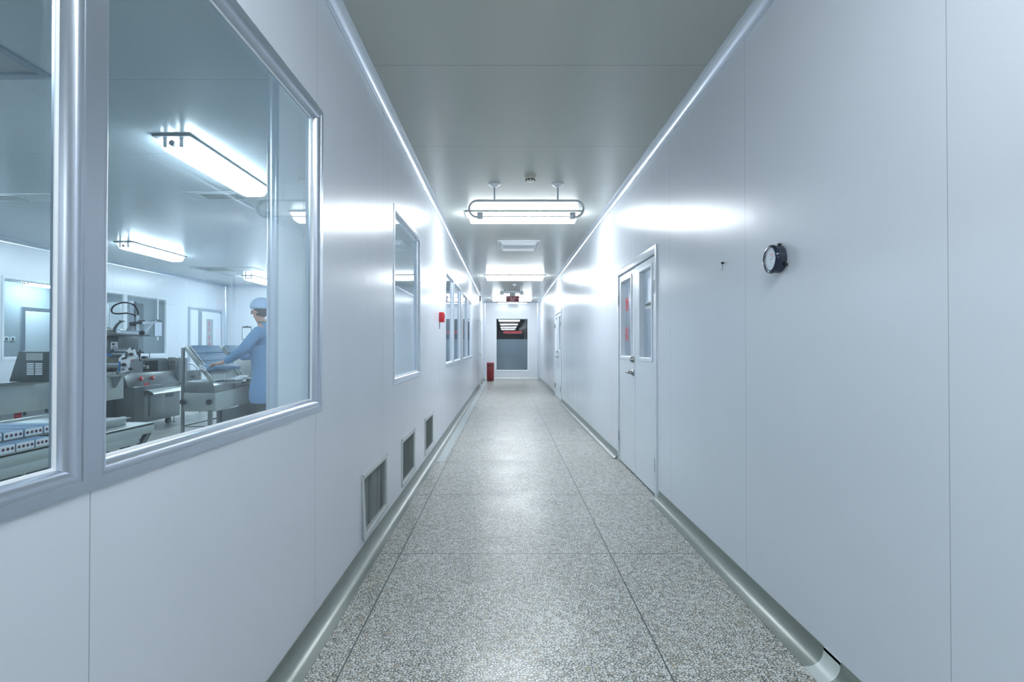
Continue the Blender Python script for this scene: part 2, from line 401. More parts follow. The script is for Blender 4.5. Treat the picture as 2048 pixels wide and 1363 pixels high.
# shallow rooms behind the two right-hand doors
for n, d in (('wall_door_room_near', D1), ('wall_door_room_far', D2)):
    bm = B(); a, b = d[0] - 0.3, d[1] + 0.3
    box(bm, XR + 1.2, XR + 1.25, a, b, 0, H); box(bm, XR + T, XR + 1.25, a - 0.05, a, 0, H); box(bm, XR + T, XR + 1.25, b, b + 0.05, 0, H); box(bm, XR + T, XR + 1.25, a, b, H, H + 0.05)
    struct(n, bm, M['wall_f'], 'pale walls of the small room behind the %s double door' % ('nearer' if d is D1 else 'farther'), 'wall')
bm = B(); box(bm, -1.0, -0.97, 13.5, 16.3, 0, H); box(bm, -1.0, XL - T, 14.4, 14.45, 0, H); box(bm, -1.0, XL - T, 16.3, 16.35, 0, H)
struct('wall_left_lobby', bm, M['dark'], 'dark lining behind the narrow slot window on the left wall', 'wall')

# ------------------------------------------------------------------ coves and trims
def cove_profile(r, n=8, flange=0.012):
    """concave quarter profile in (d, z): d = distance from the wall"""
    pts = [(0, 0), (0, r + flange), (0.004, r + flange), (0.004, r)]
    for i in range(1, n):
        a = i / n * PI / 2
        pts.append((r - (r - 0.004) * math.cos(a), r - (r - 0.004) * math.sin(a)))
    pts += [(r, 0.004), (r + flange, 0.003), (r + flange, 0)]
    return pts
def floor_cove(bm, side, y0, y1, r=0.062):
    for_pts = cove_profile(r)
    P_ = [((XL + d) if side < 0 else (XR - d), z) for d, z in for_pts]
    prism(bm, P_, 1, y0, y1)
# left: broken at the far door; right: broken at both doors
bm = B(); floor_cove(bm, -1, YB, 14.98); floor_cove(bm, -1, 16.02, YF)
struct('baseboard_left', bm, M['cove'], 'grey curved cove strip along the foot of the left wall', 'baseboard', smooth=True)
bm = B(); floor_cove(bm, 1, YB, 3.93); floor_cove(bm, 1, 5.372, 10.80); floor_cove(bm, 1, 12.2, YF)
struct('baseboard_right', bm, M['cove'], 'grey curved cove strip along the foot of the right wall', 'baseboard', smooth=True)
bm = B(); prism(bm, [(YF - d, z) for d, z in cove_profile(0.06)], 0, XL, XR)
struct('baseboard_far', bm, M['cove_pale'], 'pale cove strip along the foot of the far wall', 'baseboard', smooth=True)
bm = B(); prism(bm, [(XR - d, z) for d, z in cove_profile(0.063)], 1, 1.80, 1.895)
struct('trim_12', bm, M['cove_pale'], 'short pale joint sleeve on the right cove strip', 'trim', smooth=True)
def ceil_cove(bm, side, y0, y1, r=0.05):
    prism(bm, [((XL + d) if side < 0 else (XR - d), H - z) for d, z in cove_profile(r, 8, 0.004)], 1, y0, y1)
for n, s, lb in (('trim_2', -1, 'left'), ('trim_3', 1, 'right')):
    bm = B(); ceil_cove(bm, s, YB, YF)
    struct(n, bm, M['alu_b'], 'shiny aluminium cove between the %s wall and the ceiling' % lb, 'trim', smooth=True)
bm = B(); prism(bm, [(YF - d, H - z) for d, z in cove_profile(0.035, 8, 0.003)], 0, XL, XR)
struct('trim_4', bm, M['alu'], 'aluminium cove between the far wall and the ceiling', 'trim', smooth=True)
for n, x, s, lb in (('trim_5', XL, 1, 'left'), ('trim_6', XR, -1, 'right')):
    bm = B(); prism(bm, [(x + s * d, YF - z) for d, z in cove_profile(0.045, 8, 0.003)], 2, 0, H)
    struct(n, bm, M['alu_b'], 'bright vertical cove in the far %s corner of the corridor' % lb, 'trim', smooth=True)
# production room cornices
bm = B(); prism(bm, [(RX + d, H - z) for d, z in cove_profile(0.05, 8, 0.004)], 1, RY0, RY1)
struct('trim_7', bm, M['alu'], 'grey cove between the ceiling and the side wall of the production room', 'trim', smooth=True)
bm = B(); prism(bm, [(RY1 - d, H - z) for d, z in cove_profile(0.05, 8, 0.004)], 0, RX, XL - T)
struct('trim_8', bm, M['alu'], 'grey cove between the ceiling and the end wall of the production room', 'trim', smooth=True)
bm = B(); prism(bm, [(RX + d, RY1 - z) for d, z in cove_profile(0.05, 8, 0.004)], 2, 0, H)
struct('trim_9', bm, M['alu_b'], 'bright vertical cove in the corner of the production room', 'trim', smooth=True)
struct('trim_10', box(B(), -0.07, 0.0, 0, 0, 0, 0) if False else prism(B(), [(-0.70, 5.235), (-0.62, 5.235), (-0.62, YF), (-0.70, YF)], 2, 0.0, 0.0015), plain('floor_patch', (0.50, 0.56, 0.56), 0.28, var=0.06, bscale=5), 'smooth pale strip of floor beside the left cove', 'floor strip')

# ------------------------------------------------------------------ windows
def sweep_rect(bm, prof, a0, a1, z0, z1, place):
    """mitred frame: prof = [(inset, depth)], place(a, z, depth) -> point"""
    loops = []
    for u, d in prof:
        loops.append([bm.verts.new(place(a, z, d)) for a, z in ((a0 + u, z0 + u), (a1 - u, z0 + u), (a1 - u, z1 - u), (a0 + u, z1 - u))])
    n = len(loops)
    for i in range(n):
        p, q = loops[i], loops[(i + 1) % n]
        for k in range(4): bm.faces.new((p[k], p[(k + 1) % 4], q[(k + 1) % 4], q[k]))
BEAD = [(0.0, -T / 2), (0.0, 0.005), (0.022, 0.005), (0.0225, 0.003), (0.027, 0.004), (0.033, 0.003), (0.039, -0.001), (0.044, -0.007), (0.048, -0.015), (0.050, -T / 2)]
FARB = [(0.0, -0.001), (0.0, 0.008), (0.03, 0.008), (0.032, 0.004), (0.044, -0.002), (0.048, -T / 2), (0.0, -T / 2)]
def window(name, panes, z0, z1, place, mat_frame, label, glass, prof=BEAD, double=True):
    a0, a1 = panes[0][0], panes[-1][1]
    root = thing(name, place((a0 + a1) / 2, z0, -T / 2), label, 'window', kind='structure')
    bm = B()
    for p in panes:
        sweep_rect(bm, prof, p[0], p[1], z0, z1, place)
        if double: sweep_rect(bm, [(0, -0.033), (0, -0.040), (0.044, -0.040), (0.046, -0.031)] if prof is BEAD else [(u, -T - d) for u, d in prof], p[0], p[1], z0, z1, place)
    obj('window_frame', bm, mat_frame, root, smooth=True)
    ins = prof[-1][0] if prof is BEAD else 0.048
    for p in panes:
        a, b, c, d = p[0] + ins - 0.001, p[1] - ins + 0.001, z0 + ins - 0.001, z1 - ins + 0.001
        bm = B(); A = [place(x, z, dd) for dd in (-T / 2 - 0.003, -T / 2 + 0.003) for x, z in ((a, c), (b, c), (b, d), (a, d))]
        v = [bm.verts.new(q) for q in A]
        bm.faces.new(v[:4]); bm.faces.new(v[4:][::-1])
        for k in range(4): bm.faces.new((v[k], v[(k + 1) % 4], v[4 + (k + 1) % 4], v[4 + k]))
        obj('pane', bm, glass, root)
        bm = B(); sweep_rect(bm, [(0, -T / 2 + 0.0035), (0.005, -T / 2 + 0.0035), (0.005, -T / 2 + 0.006), (0, -T / 2 + 0.008)], a, b, c, d, place)
        obj('sealant', bm, M['seal'], root)
    return root
pl = lambda a, z, d: Vector((XL + d, a, z))
window('window_1', W1, WZ0, WZ1, pl, M['alu'], 'large two-pane window in the left wall nearest the viewer', M['glass'])
window('window_2', W2, WZ0, WZ1, pl, M['alu_b'], 'single-pane window in the left wall beyond the big one', M['glass2'])
window('window_3', W3, WZ0, WZ1, pl, M['alu_b'], 'two-pane window in the left wall just past the red alarm', M['glass2'])
window('window_4', W4, WZ0, WZ1, pl, M['alu_b'], 'farthest two-pane window in the left wall', M['glass2'])
window('window_5', [(FX0, FX1)], FZ0, FZ1, lambda a, z, d: Vector((a, YF - d, z)), M['doorframe'], 'tall dark window in the end wall of the corridor', M['glass2'], FARB)
window('window_6', [(7.41, 8.62), (8.62, 9.83), (9.83, 11.04)], 0.95, 2.17, lambda a, z, d: Vector((RX + d, a, z)), M['doorframe'], 'three-pane window in the side wall of the production room', M['glass'])
bm = B(); sweep_rect(bm, [(0, -0.03), (0, 0.006), (0.02, 0.006), (0.025, -0.03)], 13.84, 14.28, 1.352, 1.88, pl)
r_ = thing('window_7', (XL, 14.06, 1.352), 'narrow black slot window high in the far left wall', 'window', kind='structure')
obj('window_frame', bm, M['doorframe'], r_)
obj('pane', box(B(), XL - 0.035, XL - 0.028, 13.86, 14.26, 1.372, 1.86), M['glass2'], r_)

# ------------------------------------------------------------------ doors
def leaf_with_glass(y0, y1, z0, z1, g, xc, hx, parent, name='leaf'):
    """door leaf in a plane x=xc (thickness hx) with a glazed opening g=(ya,yb,za,zb)"""
    bm = B(); wall_y(bm, xc - hx, xc + hx, y0, y1, z0, z1, [g])
    l = obj(name, bm, M['door'], parent)
    return l
def door_right(name, D, label, chars, hinge_side_far=True):
    y0, y1 = D; top = 1.93
    root = thing(name, (XR, (y0 + y1) / 2, 0), label, 'door', kind='structure')
    bm = B()
    fw = 0.042
    box(bm, XR - 0.012, XR + T, y0, y0 + fw, 0, top + 0.012); box(bm, XR - 0.012, XR + T, y1 - fw, y1, 0, top + 0.012); box(bm, XR - 0.012, XR + T, y0 + fw, y1 - fw, top - fw - 0.012, top + 0.012)
    obj('door_frame', bm, M['doorframe'], root, bevel=0.003)
    obj('gasket', box(B(), XR + 0.030, XR + 0.034, y0 + fw, y1 - fw, 0.004, top - fw - 0.012), M['seam'], root) if False else None
    ym = (y0 + y1) / 2
    for k, (a, b) in enumerate(((y0 + fw + 0.003, ym - 0.004), (ym + 0.004, y1 - fw - 0.003))):
        g = (a + 0.115, b - 0.170, 1.065, 1.795) if k == 0 else (a + 0.135, b - 0.100, 1.065, 1.795)
        lf = leaf_with_glass(a, b, 0.012, top - fw - 0.018 - (0.006 if k == 0 else 0.012), g, XR + 0.022, 0.022, root)
        bm = B(); sweep_rect(bm, [(-0.028, 0.0), (-0.028, 0.007), (-0.004, 0.007), (0.0, 0.004), (0.001, -0.038), (-0.002, -0.038)], g[0], g[1], g[2], g[3], lambda a_, z_, d_: Vector((XR - d_, a_, z_)))
        obj('glazing_bead', bm, M['doorframe'], lf)
        obj('pane', box(B(), XR + 0.030, XR + 0.035, g[0] - 0.004, g[1] + 0.004, g[2] - 0.004, g[3] + 0.004), M['glass'], lf)
        if k == 1:
            bm = B()   # deadbolt and lever near the meeting edge
            lathe(bm, (XR + 0.001, a + 0.055, 1.04), (-1, 0, 0), [(0, 0.032), (0.008, 0.032), (0.012, 0.026), (0.028, 0.023), (0.032, 0.018)])
            obj('deadbolt', bm, M['chrome'], lf, smooth=True)
            bm = B()
            lathe(bm, (XR + 0.001, a + 0.055, 0.922), (-1, 0, 0), [(0, 0.034), (0.006, 0.034), (0.012, 0.026), (0.03, 0.014), (0.048, 0.014)])
            tube(bm, [(XR - 0.045, a + 0.045, 0.922), (XR - 0.047, a + 0.10, 0.924), (XR - 0.044, a + 0.165, 0.918)], [0.014, 0.012, 0.009], 12)
            obj('door_handle', bm, M['chrome'], lf, smooth=True)
            if chars:
                for ch, z in zip(chars, (1.555, 1.27)):
                    text('red_lettering', ch, 0.15, M['redink'], lf, (XR + 0.0285, 5.085, z), (0, -1, 0), (0, 0, 1), squeeze=0.9)
        else:
            if chars:   # small notice on the inner glass
                n = obj('notice', box(B(), XR + 0.0285, XR + 0.0295, g[0] + 0.03, g[1] - 0.05, 1.47, 1.53), M['ceil_vent'], lf)
                obj('notice_print', box(B(), XR + 0.0275, XR + 0.0283, g[0] + 0.035, g[1] - 0.07, 1.497, 1.518), M['seam'], n)
        hy = y0 + fw if k == 0 else y1 - fw
        for hz in (0.25, 1.62):
            bm = B(); hr_ = 0.004 if chars else 0.008; cyl(bm, (XR - 0.012, hy, hz - 0.05), (XR - 0.012, hy, hz + 0.05), hr_, 10)
            obj('hinge', bm, M['lampbody'] if chars else M['steel_d'], lf, smooth=True)
    obj('threshold', box(B(), XR + 0.001, XR + T, y0 + fw, y1 - fw, 0.0005, 0.006), M['seam'], root)
    return root
door_right('door_1', D1, 'nearer white double door in the right wall with red characters', '颗粒')
door_right('door_2', D2, 'farther white double door in the right wall', None)
# left far door
r_ = thing('door_3', (XL, 15.5, 0), 'white single door at the far end of the left wall', 'door', kind='structure')
bm = B(); box(bm, XL - T, XL + 0.01, 15.02, 15.06, 0, 1.94); box(bm, XL - T, XL + 0.01, 15.94, 15.98, 0, 1.94); box(bm, XL - T, XL + 0.01, 15.06, 15.94, 1.90, 1.94)
obj('door_frame', bm, M['doorframe'], r_)
lf = obj('leaf', box(B(), XL - 0.04, XL - 0.004, 15.065, 15.935, 0.01, 1.895), M['door'], r_)
bm = B(); lathe(bm, (XL - 0.005, 15.13, 0.89), (1, 0, 0), [(0, 0.03), (0.008, 0.03), (0.012, 0.013), (0.05, 0.013)]); tube(bm, [(XL + 0.045, 15.13, 0.89), (XL + 0.045, 15.25, 0.885)], [0.012, 0.009], 10)
obj('door_handle', bm, M['chrome'], lf, smooth=True)
# double door in the side wall of the production room
r_ = thing('door_4', (RX, 12.4, 0), 'pale double door of the production room with a reddish glass strip', 'door', kind='structure')
bm = B()
for a, b in ((11.75, 11.80), (13.06, 13.11)): box(bm, RX, RX + 0.03, a, b, 0, 2.05)
box(bm, RX, RX + 0.03, 11.80, 13.06, 2.0, 2.05); obj('door_frame', bm, M['alu'], r_)
obj('fixed_leaf', box(B(), RX + 0.001, RX + 0.012, 11.80, 12.12, 0.01, 2.0), M['door'], r_)
bm = B(); wall_y(bm, RX + 0.004, RX + 0.034, 12.24, 13.05, 0.01, 1.96, [(12.42, 12.70, 1.05, 1.80)])
lf = obj('leaf', bm, M['doorframe'], r_)
obj('pane', box(B(), RX + 0.015, RX + 0.020, 12.42, 12.70, 1.05, 1.80), M['teal'], lf)
obj('gap', box(B(), RX + 0.002, RX + 0.008, 12.12, 12.24, 0.01, 1.98), M['mid'], r_)
for i, ch in enumerate('生产车间'):
    text('red_lettering', ch, 0.13, M['redink'], lf, (RX + 0.021, 12.56, 1.68 - i * 0.165), (0, 1, 0), (0, 0, 1))
# door and frame in the room beyond
r_ = thing('door_5', (-11.9, 13.35, 0), 'pale door in the grey wall of the room beyond', 'door', kind='structure')
bm = B(); box(bm, -11.9, -11.86, 12.75, 12.83, 0, 2.12); box(bm, -11.9, -11.86, 14.0, 14.08, 0, 2.12); box(bm, -11.9, -11.86, 12.83, 14.0, 2.04, 2.12); obj('door_frame', bm, M['alu'], r_)
obj('leaf', box(B(), -11.899, -11.87, 12.83, 14.0, 0.01, 2.04), M['door'], r_)

# ------------------------------------------------------------------ lamps
def ceiling_lamp(cx, cy, along_x, label, group, mat, L_=1.33, W_=0.28, ends=False):
    root = thing('ceiling_light', (cx, cy, H), label, 'ceiling light', group)
    def bx(bm, a0, a1, b0, b1, z0, z1):
        if along_x: return box(bm, cx + a0, cx + a1, cy + b0, cy + b1, z0, z1)
        return box(bm, cx + b0, cx + b1, cy + a0, cy + a1, z0, z1)
    obj('base_plate', bx(B(), -L_ / 2, L_ / 2, -W_ / 2, W_ / 2, H - 0.018, H), M['lampbody'], root, bevel=0.003)
    pts = [(-W_ / 2 + 0.012, H - 0.018), (-W_ / 2 + 0.03, H - 0.085), (-W_ / 2 + 0.07, H - 0.1), (W_ / 2 - 0.07, H - 0.1), (W_ / 2 - 0.03, H - 0.085), (W_ / 2 - 0.012, H - 0.018)]
    e = L_ / 2 - (0.03 if not ends else 0.06)
    bm = B(); prism(bm, [((cy if along_x else cx) + p[0], p[1]) for p in pts], 0 if along_x else 1, (cx if along_x else cy) - e, (cx if along_x else cy) + e)
    for v in bm.verts:   # slope the two end faces
        if v.co.z < H - 0.05:
            i = 0 if along_x else 1; c_ = cx if along_x else cy
            v.co[i] = c_ + (v.co[i] - c_) * (1 - 0.028 / e)
    obj('diffuser', bm, mat, root)
    if ends:
        for s in (-1, 1):
            for b in (-0.075, 0.045):
                bm = B(); bx(bm, s * (e + 0.022) - 0.010, s * (e + 0.022) + 0.010, b, b + 0.03, H - 0.085, H - 0.018); obj('lamp_socket', bm, M['white'], root)
        bm = B(); p0 = (cx + 0.0, cy - e - 0.05, H - 0.062); cyl(bm, p0, (p0[0], p0[1] + 0.055, p0[2]), 0.022, 14); obj('starter', bm, M['lampbody'], root, smooth=True)
    return root
CX = 0.195
gl = 'ceiling lights along the corridor'
ceiling_lamp(CX, 6.03, True, 'lit box light on the corridor ceiling, nearest in view, behind the pipe frame', gl, M['lamp'])
ceiling_lamp(CX, 11.38, True, 'lit box light in the middle of the corridor ceiling', gl, M['lamp'])
ceiling_lamp(CX, 16.65, True, 'farthest lit box light on the corridor ceiling behind the red sign', gl, M['lamp'])
ceiling_lamp(CX, 0.55, True, 'lit box light on the corridor ceiling above the viewer', gl, M['lamp_near'])
ceiling_lamp(CX, -4.9, True, 'lit box light on the corridor ceiling behind the viewer', gl, M['lamp_near'])
ceiling_lamp(CX, -10.3, True, 'lit box light near the corridor end behind the viewer', gl, M['lamp_near'])
gr = 'ceiling lights in the production room'
ceiling_lamp(-2.43, 4.42, False, 'large lit tube light on the production room ceiling, nearest the glass', gr, M['lamp_room'], ends=True)
ceiling_lamp(-5.64, 8.30, False, 'smaller lit tube light in the middle of the production room ceiling', gr, M['lamp_room'], ends=True)
ceiling_lamp(-5.64, 12.0, False, 'farthest lit tube light near the end wall of the production room', gr, M['lamp_room'], ends=True)
ceiling_lamp(-2.43, 8.30, False, 'lit tube light of the production room hidden behind the boxed column', gr, M['lamp_room'], ends=True)
ceiling_lamp(-5.64, 4.42, False, 'lit tube light of the production room beyond the left picture edge', gr, M['lamp_room'], ends=True)
ceiling_lamp(-2.43, 0.4, False, 'lit tube light of the production room beside the viewer', gr, M['lamp_room'], ends=True)
ceiling_lamp(-3.9, 11.2, False, 'added unseen tube light brightening the end wall of the production room', gr, M['lamp_room'], ends=True)  # extra lamp off the row, added unseen to brighten the end wall
ceiling_lamp(-11.35, 12.9, False, 'lit tube light on the ceiling of the room beyond', 'ceiling light of the room beyond', M['lamp_room'], ends=True)
ceiling_lamp(XR + 0.72, 4.65, False, 'small unseen light added to brighten the room behind the nearer double door', 'lights added behind the double doors', M['lamp_added'], L_=0.7)  # added out of sight to lighten the panes of the nearer door
ceiling_lamp(XR + 0.72, 11.5, False, 'small unseen light added to brighten the room behind the farther double door', 'lights added behind the double doors', M['lamp_added'], L_=0.7)  # likewise an added lamp, brightens the farther door's panes
ceiling_lamp(-9.6, 10.4, False, 'added unseen tube light brightening the cabinet in the room beyond', 'ceiling light of the room beyond', M['lamp_room'], ends=True)  # added out of view so the white cabinet gets light from the front
# batten over the far wall
r_ = thing('wall_light', (0.2, YF - 0.03, H - 0.09), 'slim white batten light at the top of the far wall', 'wall light')
obj('housing', box(B(), -0.31, 0.75, YF - 0.075, YF - 0.03, H - 0.06, H - 0.02), M['white'], r_, bevel=0.004)
obj('tube', cyl(B(), (-0.28, YF - 0.09, H - 0.045), (0.72, YF - 0.09, H - 0.045), 0.013, 12), emit('lit_tube', LCOL, 4.0), r_, smooth=True)
# pendant pipe frame with a thin tube lamp
r_ = thing('pipe_lamp', (0.19, 4.91, H), 'thin tube lamp in a bent grey pipe frame hung on two rods', 'hanging lamp')
for x in (-0.109, 0.491):
    a = obj('ceiling_rose', lathe(B(), (x, 4.915, H), (0, 0, -1), [(0, 0.055), (0.012, 0.055), (0.022, 0.04), (0.034, 0.022), (0.04, 0.012)]), M['white'], r_, smooth=True)
    obj('rod', cyl(B(), (x, 4.915, H - 0.04), (x, 4.915, 2.545), 0.0085, 12), M['pipe'], r_, smooth=True)
pts = []
for s, xc in ((-1, -0.272), (1, 0.655)):
    arc = [(xc + s * 0.078 * math.sin(a), 4.915, 2.46 + 0.078 * math.cos(a)) for a in [i * PI / 10 for i in range(11)]]
    arc.append((xc - s * 0.03, 4.915, 2.382))
    if s < 0: pts += arc[::-1]
    else: pts += arc
obj('bent_pipe', tube(B(), pts, 0.0115, 12), M['pipe'], r_, smooth=True)
for s, x in ((-1, -0.245), (1, 0.63)):
    obj('lamp_socket', box(B(), x - 0.028, x + 0.028, 4.89, 4.94, 2.365, 2.425), M['pipe'], r_, bevel=0.006)
obj('tube', cyl(B(), (-0.22, 4.915, 2.388), (0.605, 4.915, 2.388), 0.0055, 12), M['tube'], r_, smooth=True)
# smoke detectors
def detector(x, y, mat, label):
    r = thing('smoke_detector', (x, y, H), label, 'smoke detector', 'smoke detectors on the corridor ceiling')
    obj('base', lathe(B(), (x, y, H), (0, 0, -1), [(0, 0.052), (0.012, 0.052), (0.014, 0.048)]), mat, r, smooth=True)
    obj('head', lathe(B(), (x, y, H), (0, 0, -1), [(0.012, 0.045), (0.03, 0.045), (0.044, 0.034), (0.05, 0.018)]), mat, r, smooth=True)
    bm = B()
    for k in range(8):
        a = k * PI / 4 + 0.39
        obox(bm, (x + 0.040 * math.cos(a), y + 0.040 * math.sin(a), H - 0.036), Vector((-math.sin(a), math.cos(a), 0)) * 0.010, Vector((math.cos(a), math.sin(a), 0)) * 0.004, (0, 0, 0.005))
    obj('slot_ring', bm, M['vdark'], r)
detector(0.221, 4.70, M['ivory'], 'ivory smoke detector in front of the pipe lamp')
detector(0.215, 13.0, M['white'], 'white smoke detector just before the red sign')
# air diffuser on the corridor ceiling
r_ = thing('ceiling_diffuser', (0.19, 7.9, H), 'square white air diffuser on the ceiling between the first two lights', 'ceiling vent')
bm = B(); dx0, dx1, dy0, dy1 = -0.12, 0.50, 7.57, 8.19
place_c = lambda a, z, d: Vector((a, z, H - d))
bm = B(); sweep_rect(bm, [(0, 0), (0, 0.012), (0.022, 0.014), (0.022, 0.004)], dx0, dx1, dy0, dy1, place_c); obj('flange', bm, M['white'], r_)
bm = B(); sweep_rect(bm, [(0.024, 0.004), (0.075, 0.050), (0.080, 0.050)], dx0, dx1, dy0, dy1, place_c); obj('sloped_skirt', bm, M['white'], r_)
obj('face_plate', box(B(), dx0 + 0.078, dx1 - 0.078, dy0 + 0.078, dy1 - 0.078, H - 0.056, H - 0.046), M['ceil_vent'], r_, bevel=0.002)
# emergency light + exit sign
r_ = thing('emergency_light', (0.13, 14.4, H), 'white twin-head emergency light on the ceiling above the red sign', 'emergency light')
obj('housing', box(B(), -0.08, 0.40, 14.36, 14.50, H - 0.075, H), M['white'], r_, bevel=0.01)
for x in (-0.115, 0.435):
    h = obj('lamp_head', lathe(B(), (x, 14.36, H - 0.075), (0, -1, -0.35), [(-0.05, 0.03), (-0.02, 0.055), (0.03, 0.062), (0.036, 0.055)]), M['white'], r_, smooth=True)
    obj('arm', cyl(B(), (x, 14.42, H), (x, 14.40, H - 0.05), 0.014, 10), M['white'], r_, smooth=True)
r_ = thing('exit_sign', (0.18, 14.42, 2.38), 'maroon hanging sign with pale lettering below the emergency light', 'sign')
obj('bracket', box(B(), 0.10, 0.26, 14.40, 14.46, 2.545, H - 0.076), M['steel_d'], r_)
obj('sign_box', box(B(), 0.0, 0.365, 14.39, 14.45, 2.39, 2.545), M['maroon'], r_, bevel=0.003)
text('lettering', '安全出口', 0.085, M['pinkink'], r_, (0.182, 14.388, 2.50), (1, 0, 0), (0, 0, 1))
text('lettering', 'EXIT', 0.06, M['pinkink'], r_, (0.182, 14.388, 2.425), (1, 0, 0), (0, 0, 1))
r_ = thing('notice_sign', (0.24, YF - 0.01, 2.50), 'white notice with two dark lines of text above the far window', 'sign')
obj('board', box(B(), 0.04, 0.44, YF - 0.012, YF - 0.001, 2.47, 2.63), M['paper'], r_)
obj('top_line', box(B(), 0.09, 0.41, YF - 0.0135, YF - 0.0122, 2.588, 2.606), M['ink'], r_)
text('lettering', '10万级洁净区', 0.062, M['ink'], r_, (0.25, YF - 0.013, 2.535), (1, 0, 0), (0, 0, 1))
tag(obj('reflection_strip', box(B(), -0.09, 0.57, YF + 0.45, YF + 0.46, 1.60, 1.70), M['red']), 'red strip standing in for a reflection in the far window', 'reflection_strip')  # reflected red lettering modelled as a solid strip behind the glass

# ------------------------------------------------------------------ low vents
def vent(y0, y1, loose, label):
    z0, z1 = 0.105, 0.468
    r = thing('wall_vent', (XL, (y0 + y1) / 2, z0), label, 'vent', 'return air vents low on the left wall')
    bm = B(); sweep_rect(bm, [(0, 0.0), (0, 0.006), (0.022, 0.008), (0.036, 0.004), (0.036, -0.03), (0.03, -0.03)], y0, y1, z0, z1, pl)
    if loose:
        for v in bm.verts:
            if v.co.y < (y0 + y1) / 2: v.co.x += 0.012 * max(0, (z1 - v.co.z) / (z1 - z0)); v.co.y += 0.012 * (z1 - v.co.z)
    obj('frame', bm, M['vframe'], r)
    obj('backing', box(B(), XL - 0.055, XL - 0.05, y0 + 0.031, y1 - 0.031, z0 + 0.031, z1 - 0.031), M['vdark'], r)
    random.seed(int(y0 * 10)); n = 13
    for k in range(n):
        y = y0 + 0.055 + (y1 - y0 - 0.11) * k / (n - 1)
        a = math.radians(random.uniform(-20, 40) if loose else random.uniform(-4, 22)); tilt = random.uniform(-0.012, 0.012) if loose else random.uniform(-0.003, 0.003)
        d = Vector((-math.cos(a), math.sin(a), 0))
        obj('slat', obox(B(), (XL - 0.02, y, (z0 + z1) / 2), d * 0.017, Vector((-d.y, d.x, 0)) * 0.0012, Vector((0, tilt, (z1 - z0) / 2 - 0.036))), M['slat'], r)
    for yy in (y0 + 0.014, y1 - 0.014):
        for zz in (z0 + 0.014, z1 - 0.014): obj('screw', lathe(B(), (XL + 0.006, yy, zz), (1, 0, 0), [(0, 0.006), (0.003, 0.004)], 10), M['steel_d'], r)
    return r
vent(*vents[0], True, 'nearest low wall vent with a bent, loose frame')
vent(*vents[1], False, 'middle one of the three low wall vents')
vent(*vents[2], False, 'farthest of the three low wall vents')

# ------------------------------------------------------------------ small things on the walls
r_ = thing('fire_alarm', (XL, 6.11, 1.44), 'small red fire alarm box on the left wall before the third window', 'alarm')
obj('housing', box(B(), XL, XL + 0.055, 6.05, 6.17, 1.44, 1.555), M['red'], r_, bevel=0.008)
obj('bell_plate', box(B(), XL + 0.055, XL + 0.060, 6.065, 6.155, 1.49, 1.54), M['maroon_l'], r_, bevel=0.002)
obj('cable', cyl(B(), (XL + 0.004, 6.06, 1.36), (XL + 0.004, 6.06, 1.44), 0.0035, 8), M['lampbody'], r_)
r_ = thing('door_alarm', (XL, 15.4, 2.5), 'small black box high on the left wall above the far door', 'black box')
obj('housing', box(B(), XL, XL + 0.035, 15.36, 15.46, 2.50, 2.64), M['black'], r_, bevel=0.004)
obj('mount', box(B(), XL, XL + 0.02, 15.38, 15.44, 2.46, 2.50), M['steel_d'], r_)
# pressure gauge
gy, gz = 2.187, 1.528
r_ = thing('pressure_gauge', (XR, gy, gz - 0.06), 'round dark pressure gauge with a pale dial on the right wall', 'gauge')
ax = Vector((-1, 0, 0)); c0 = Vector((XR, gy, gz))
obj('case', lathe(B(), c0, ax, [(0, 0.054), (0.002, 0.057), (0.030, 0.057), (0.032, 0.055)], 48), M['black_g'], r_, smooth=True)
obj('bezel', lathe(B(), c0, ax, [(0.030, 0.055), (0.031, 0.060), (0.038, 0.0605), (0.044, 0.0585), (0.047, 0.054), (0.047, 0.050), (0.041, 0.0485), (0.034, 0.048), (0.034, 0.01)], 48), M['navy'], r_, smooth=True)
dial = obj('dial', lathe(B(), c0, ax, [(0.0345, 0.047), (0.0365, 0.047)], 40), M['paper'], r_)
bm = B()
for k in range(26):
    a = math.radians(-40 + 260 * k / 25); d = Vector((0, math.cos(a), math.sin(a))); s = Vector((0, -math.sin(a), math.cos(a)))
    L_ = 0.006 if k % 5 == 0 else 0.0035
    obox(bm, c0 + ax * 0.0369 + d * (0.040 - L_ / 2), d * L_ / 2, s * 0.0005, ax * 0.0003)
obj('scale_marks', bm, M['ink'], dial)
bm = B(); nd = Vector((0, -0.85, 0.38)).normalized()
obox(bm, c0 + ax * 0.0385 + nd * 0.014, nd * 0.024, nd.cross(ax) * 0.0007, ax * 0.0004); lathe(bm, c0 + ax * 0.037, ax, [(0, 0.003), (0.0025, 0.002)], 12)
obj('needle', bm, M['ink'], dial)
bm = B()
for k, (hw, dz) in enumerate(((0.013, 0.024), (0.016, 0.019), (0.010, 0.014))): obox(bm, c0 + ax * 0.0369 + Vector((0, 0, dz)), (0, hw, 0), (0, 0, 0.0014), (0.0003, 0, 0))
obj('red_print', bm, M['redink'], dial)
bm = B()
for k, (hw, dz) in enumerate(((0.012, -0.014), (0.008, -0.019), (0.014, -0.027))): obox(bm, c0 + ax * 0.0369 + Vector((0, 0, dz)), (0, hw, 0), (0, 0, 0.0009), (0.0003, 0, 0))
obj('grey_print', bm, M['pipe'], dial)
obj('lens', lathe(B(), c0, ax, [(0.0425, 0.0478), (0.0450, 0.0478)], 40), glass_mat('gauge_lens', (0.95, 0.97, 0.98), 0.06), r_, smooth=True)
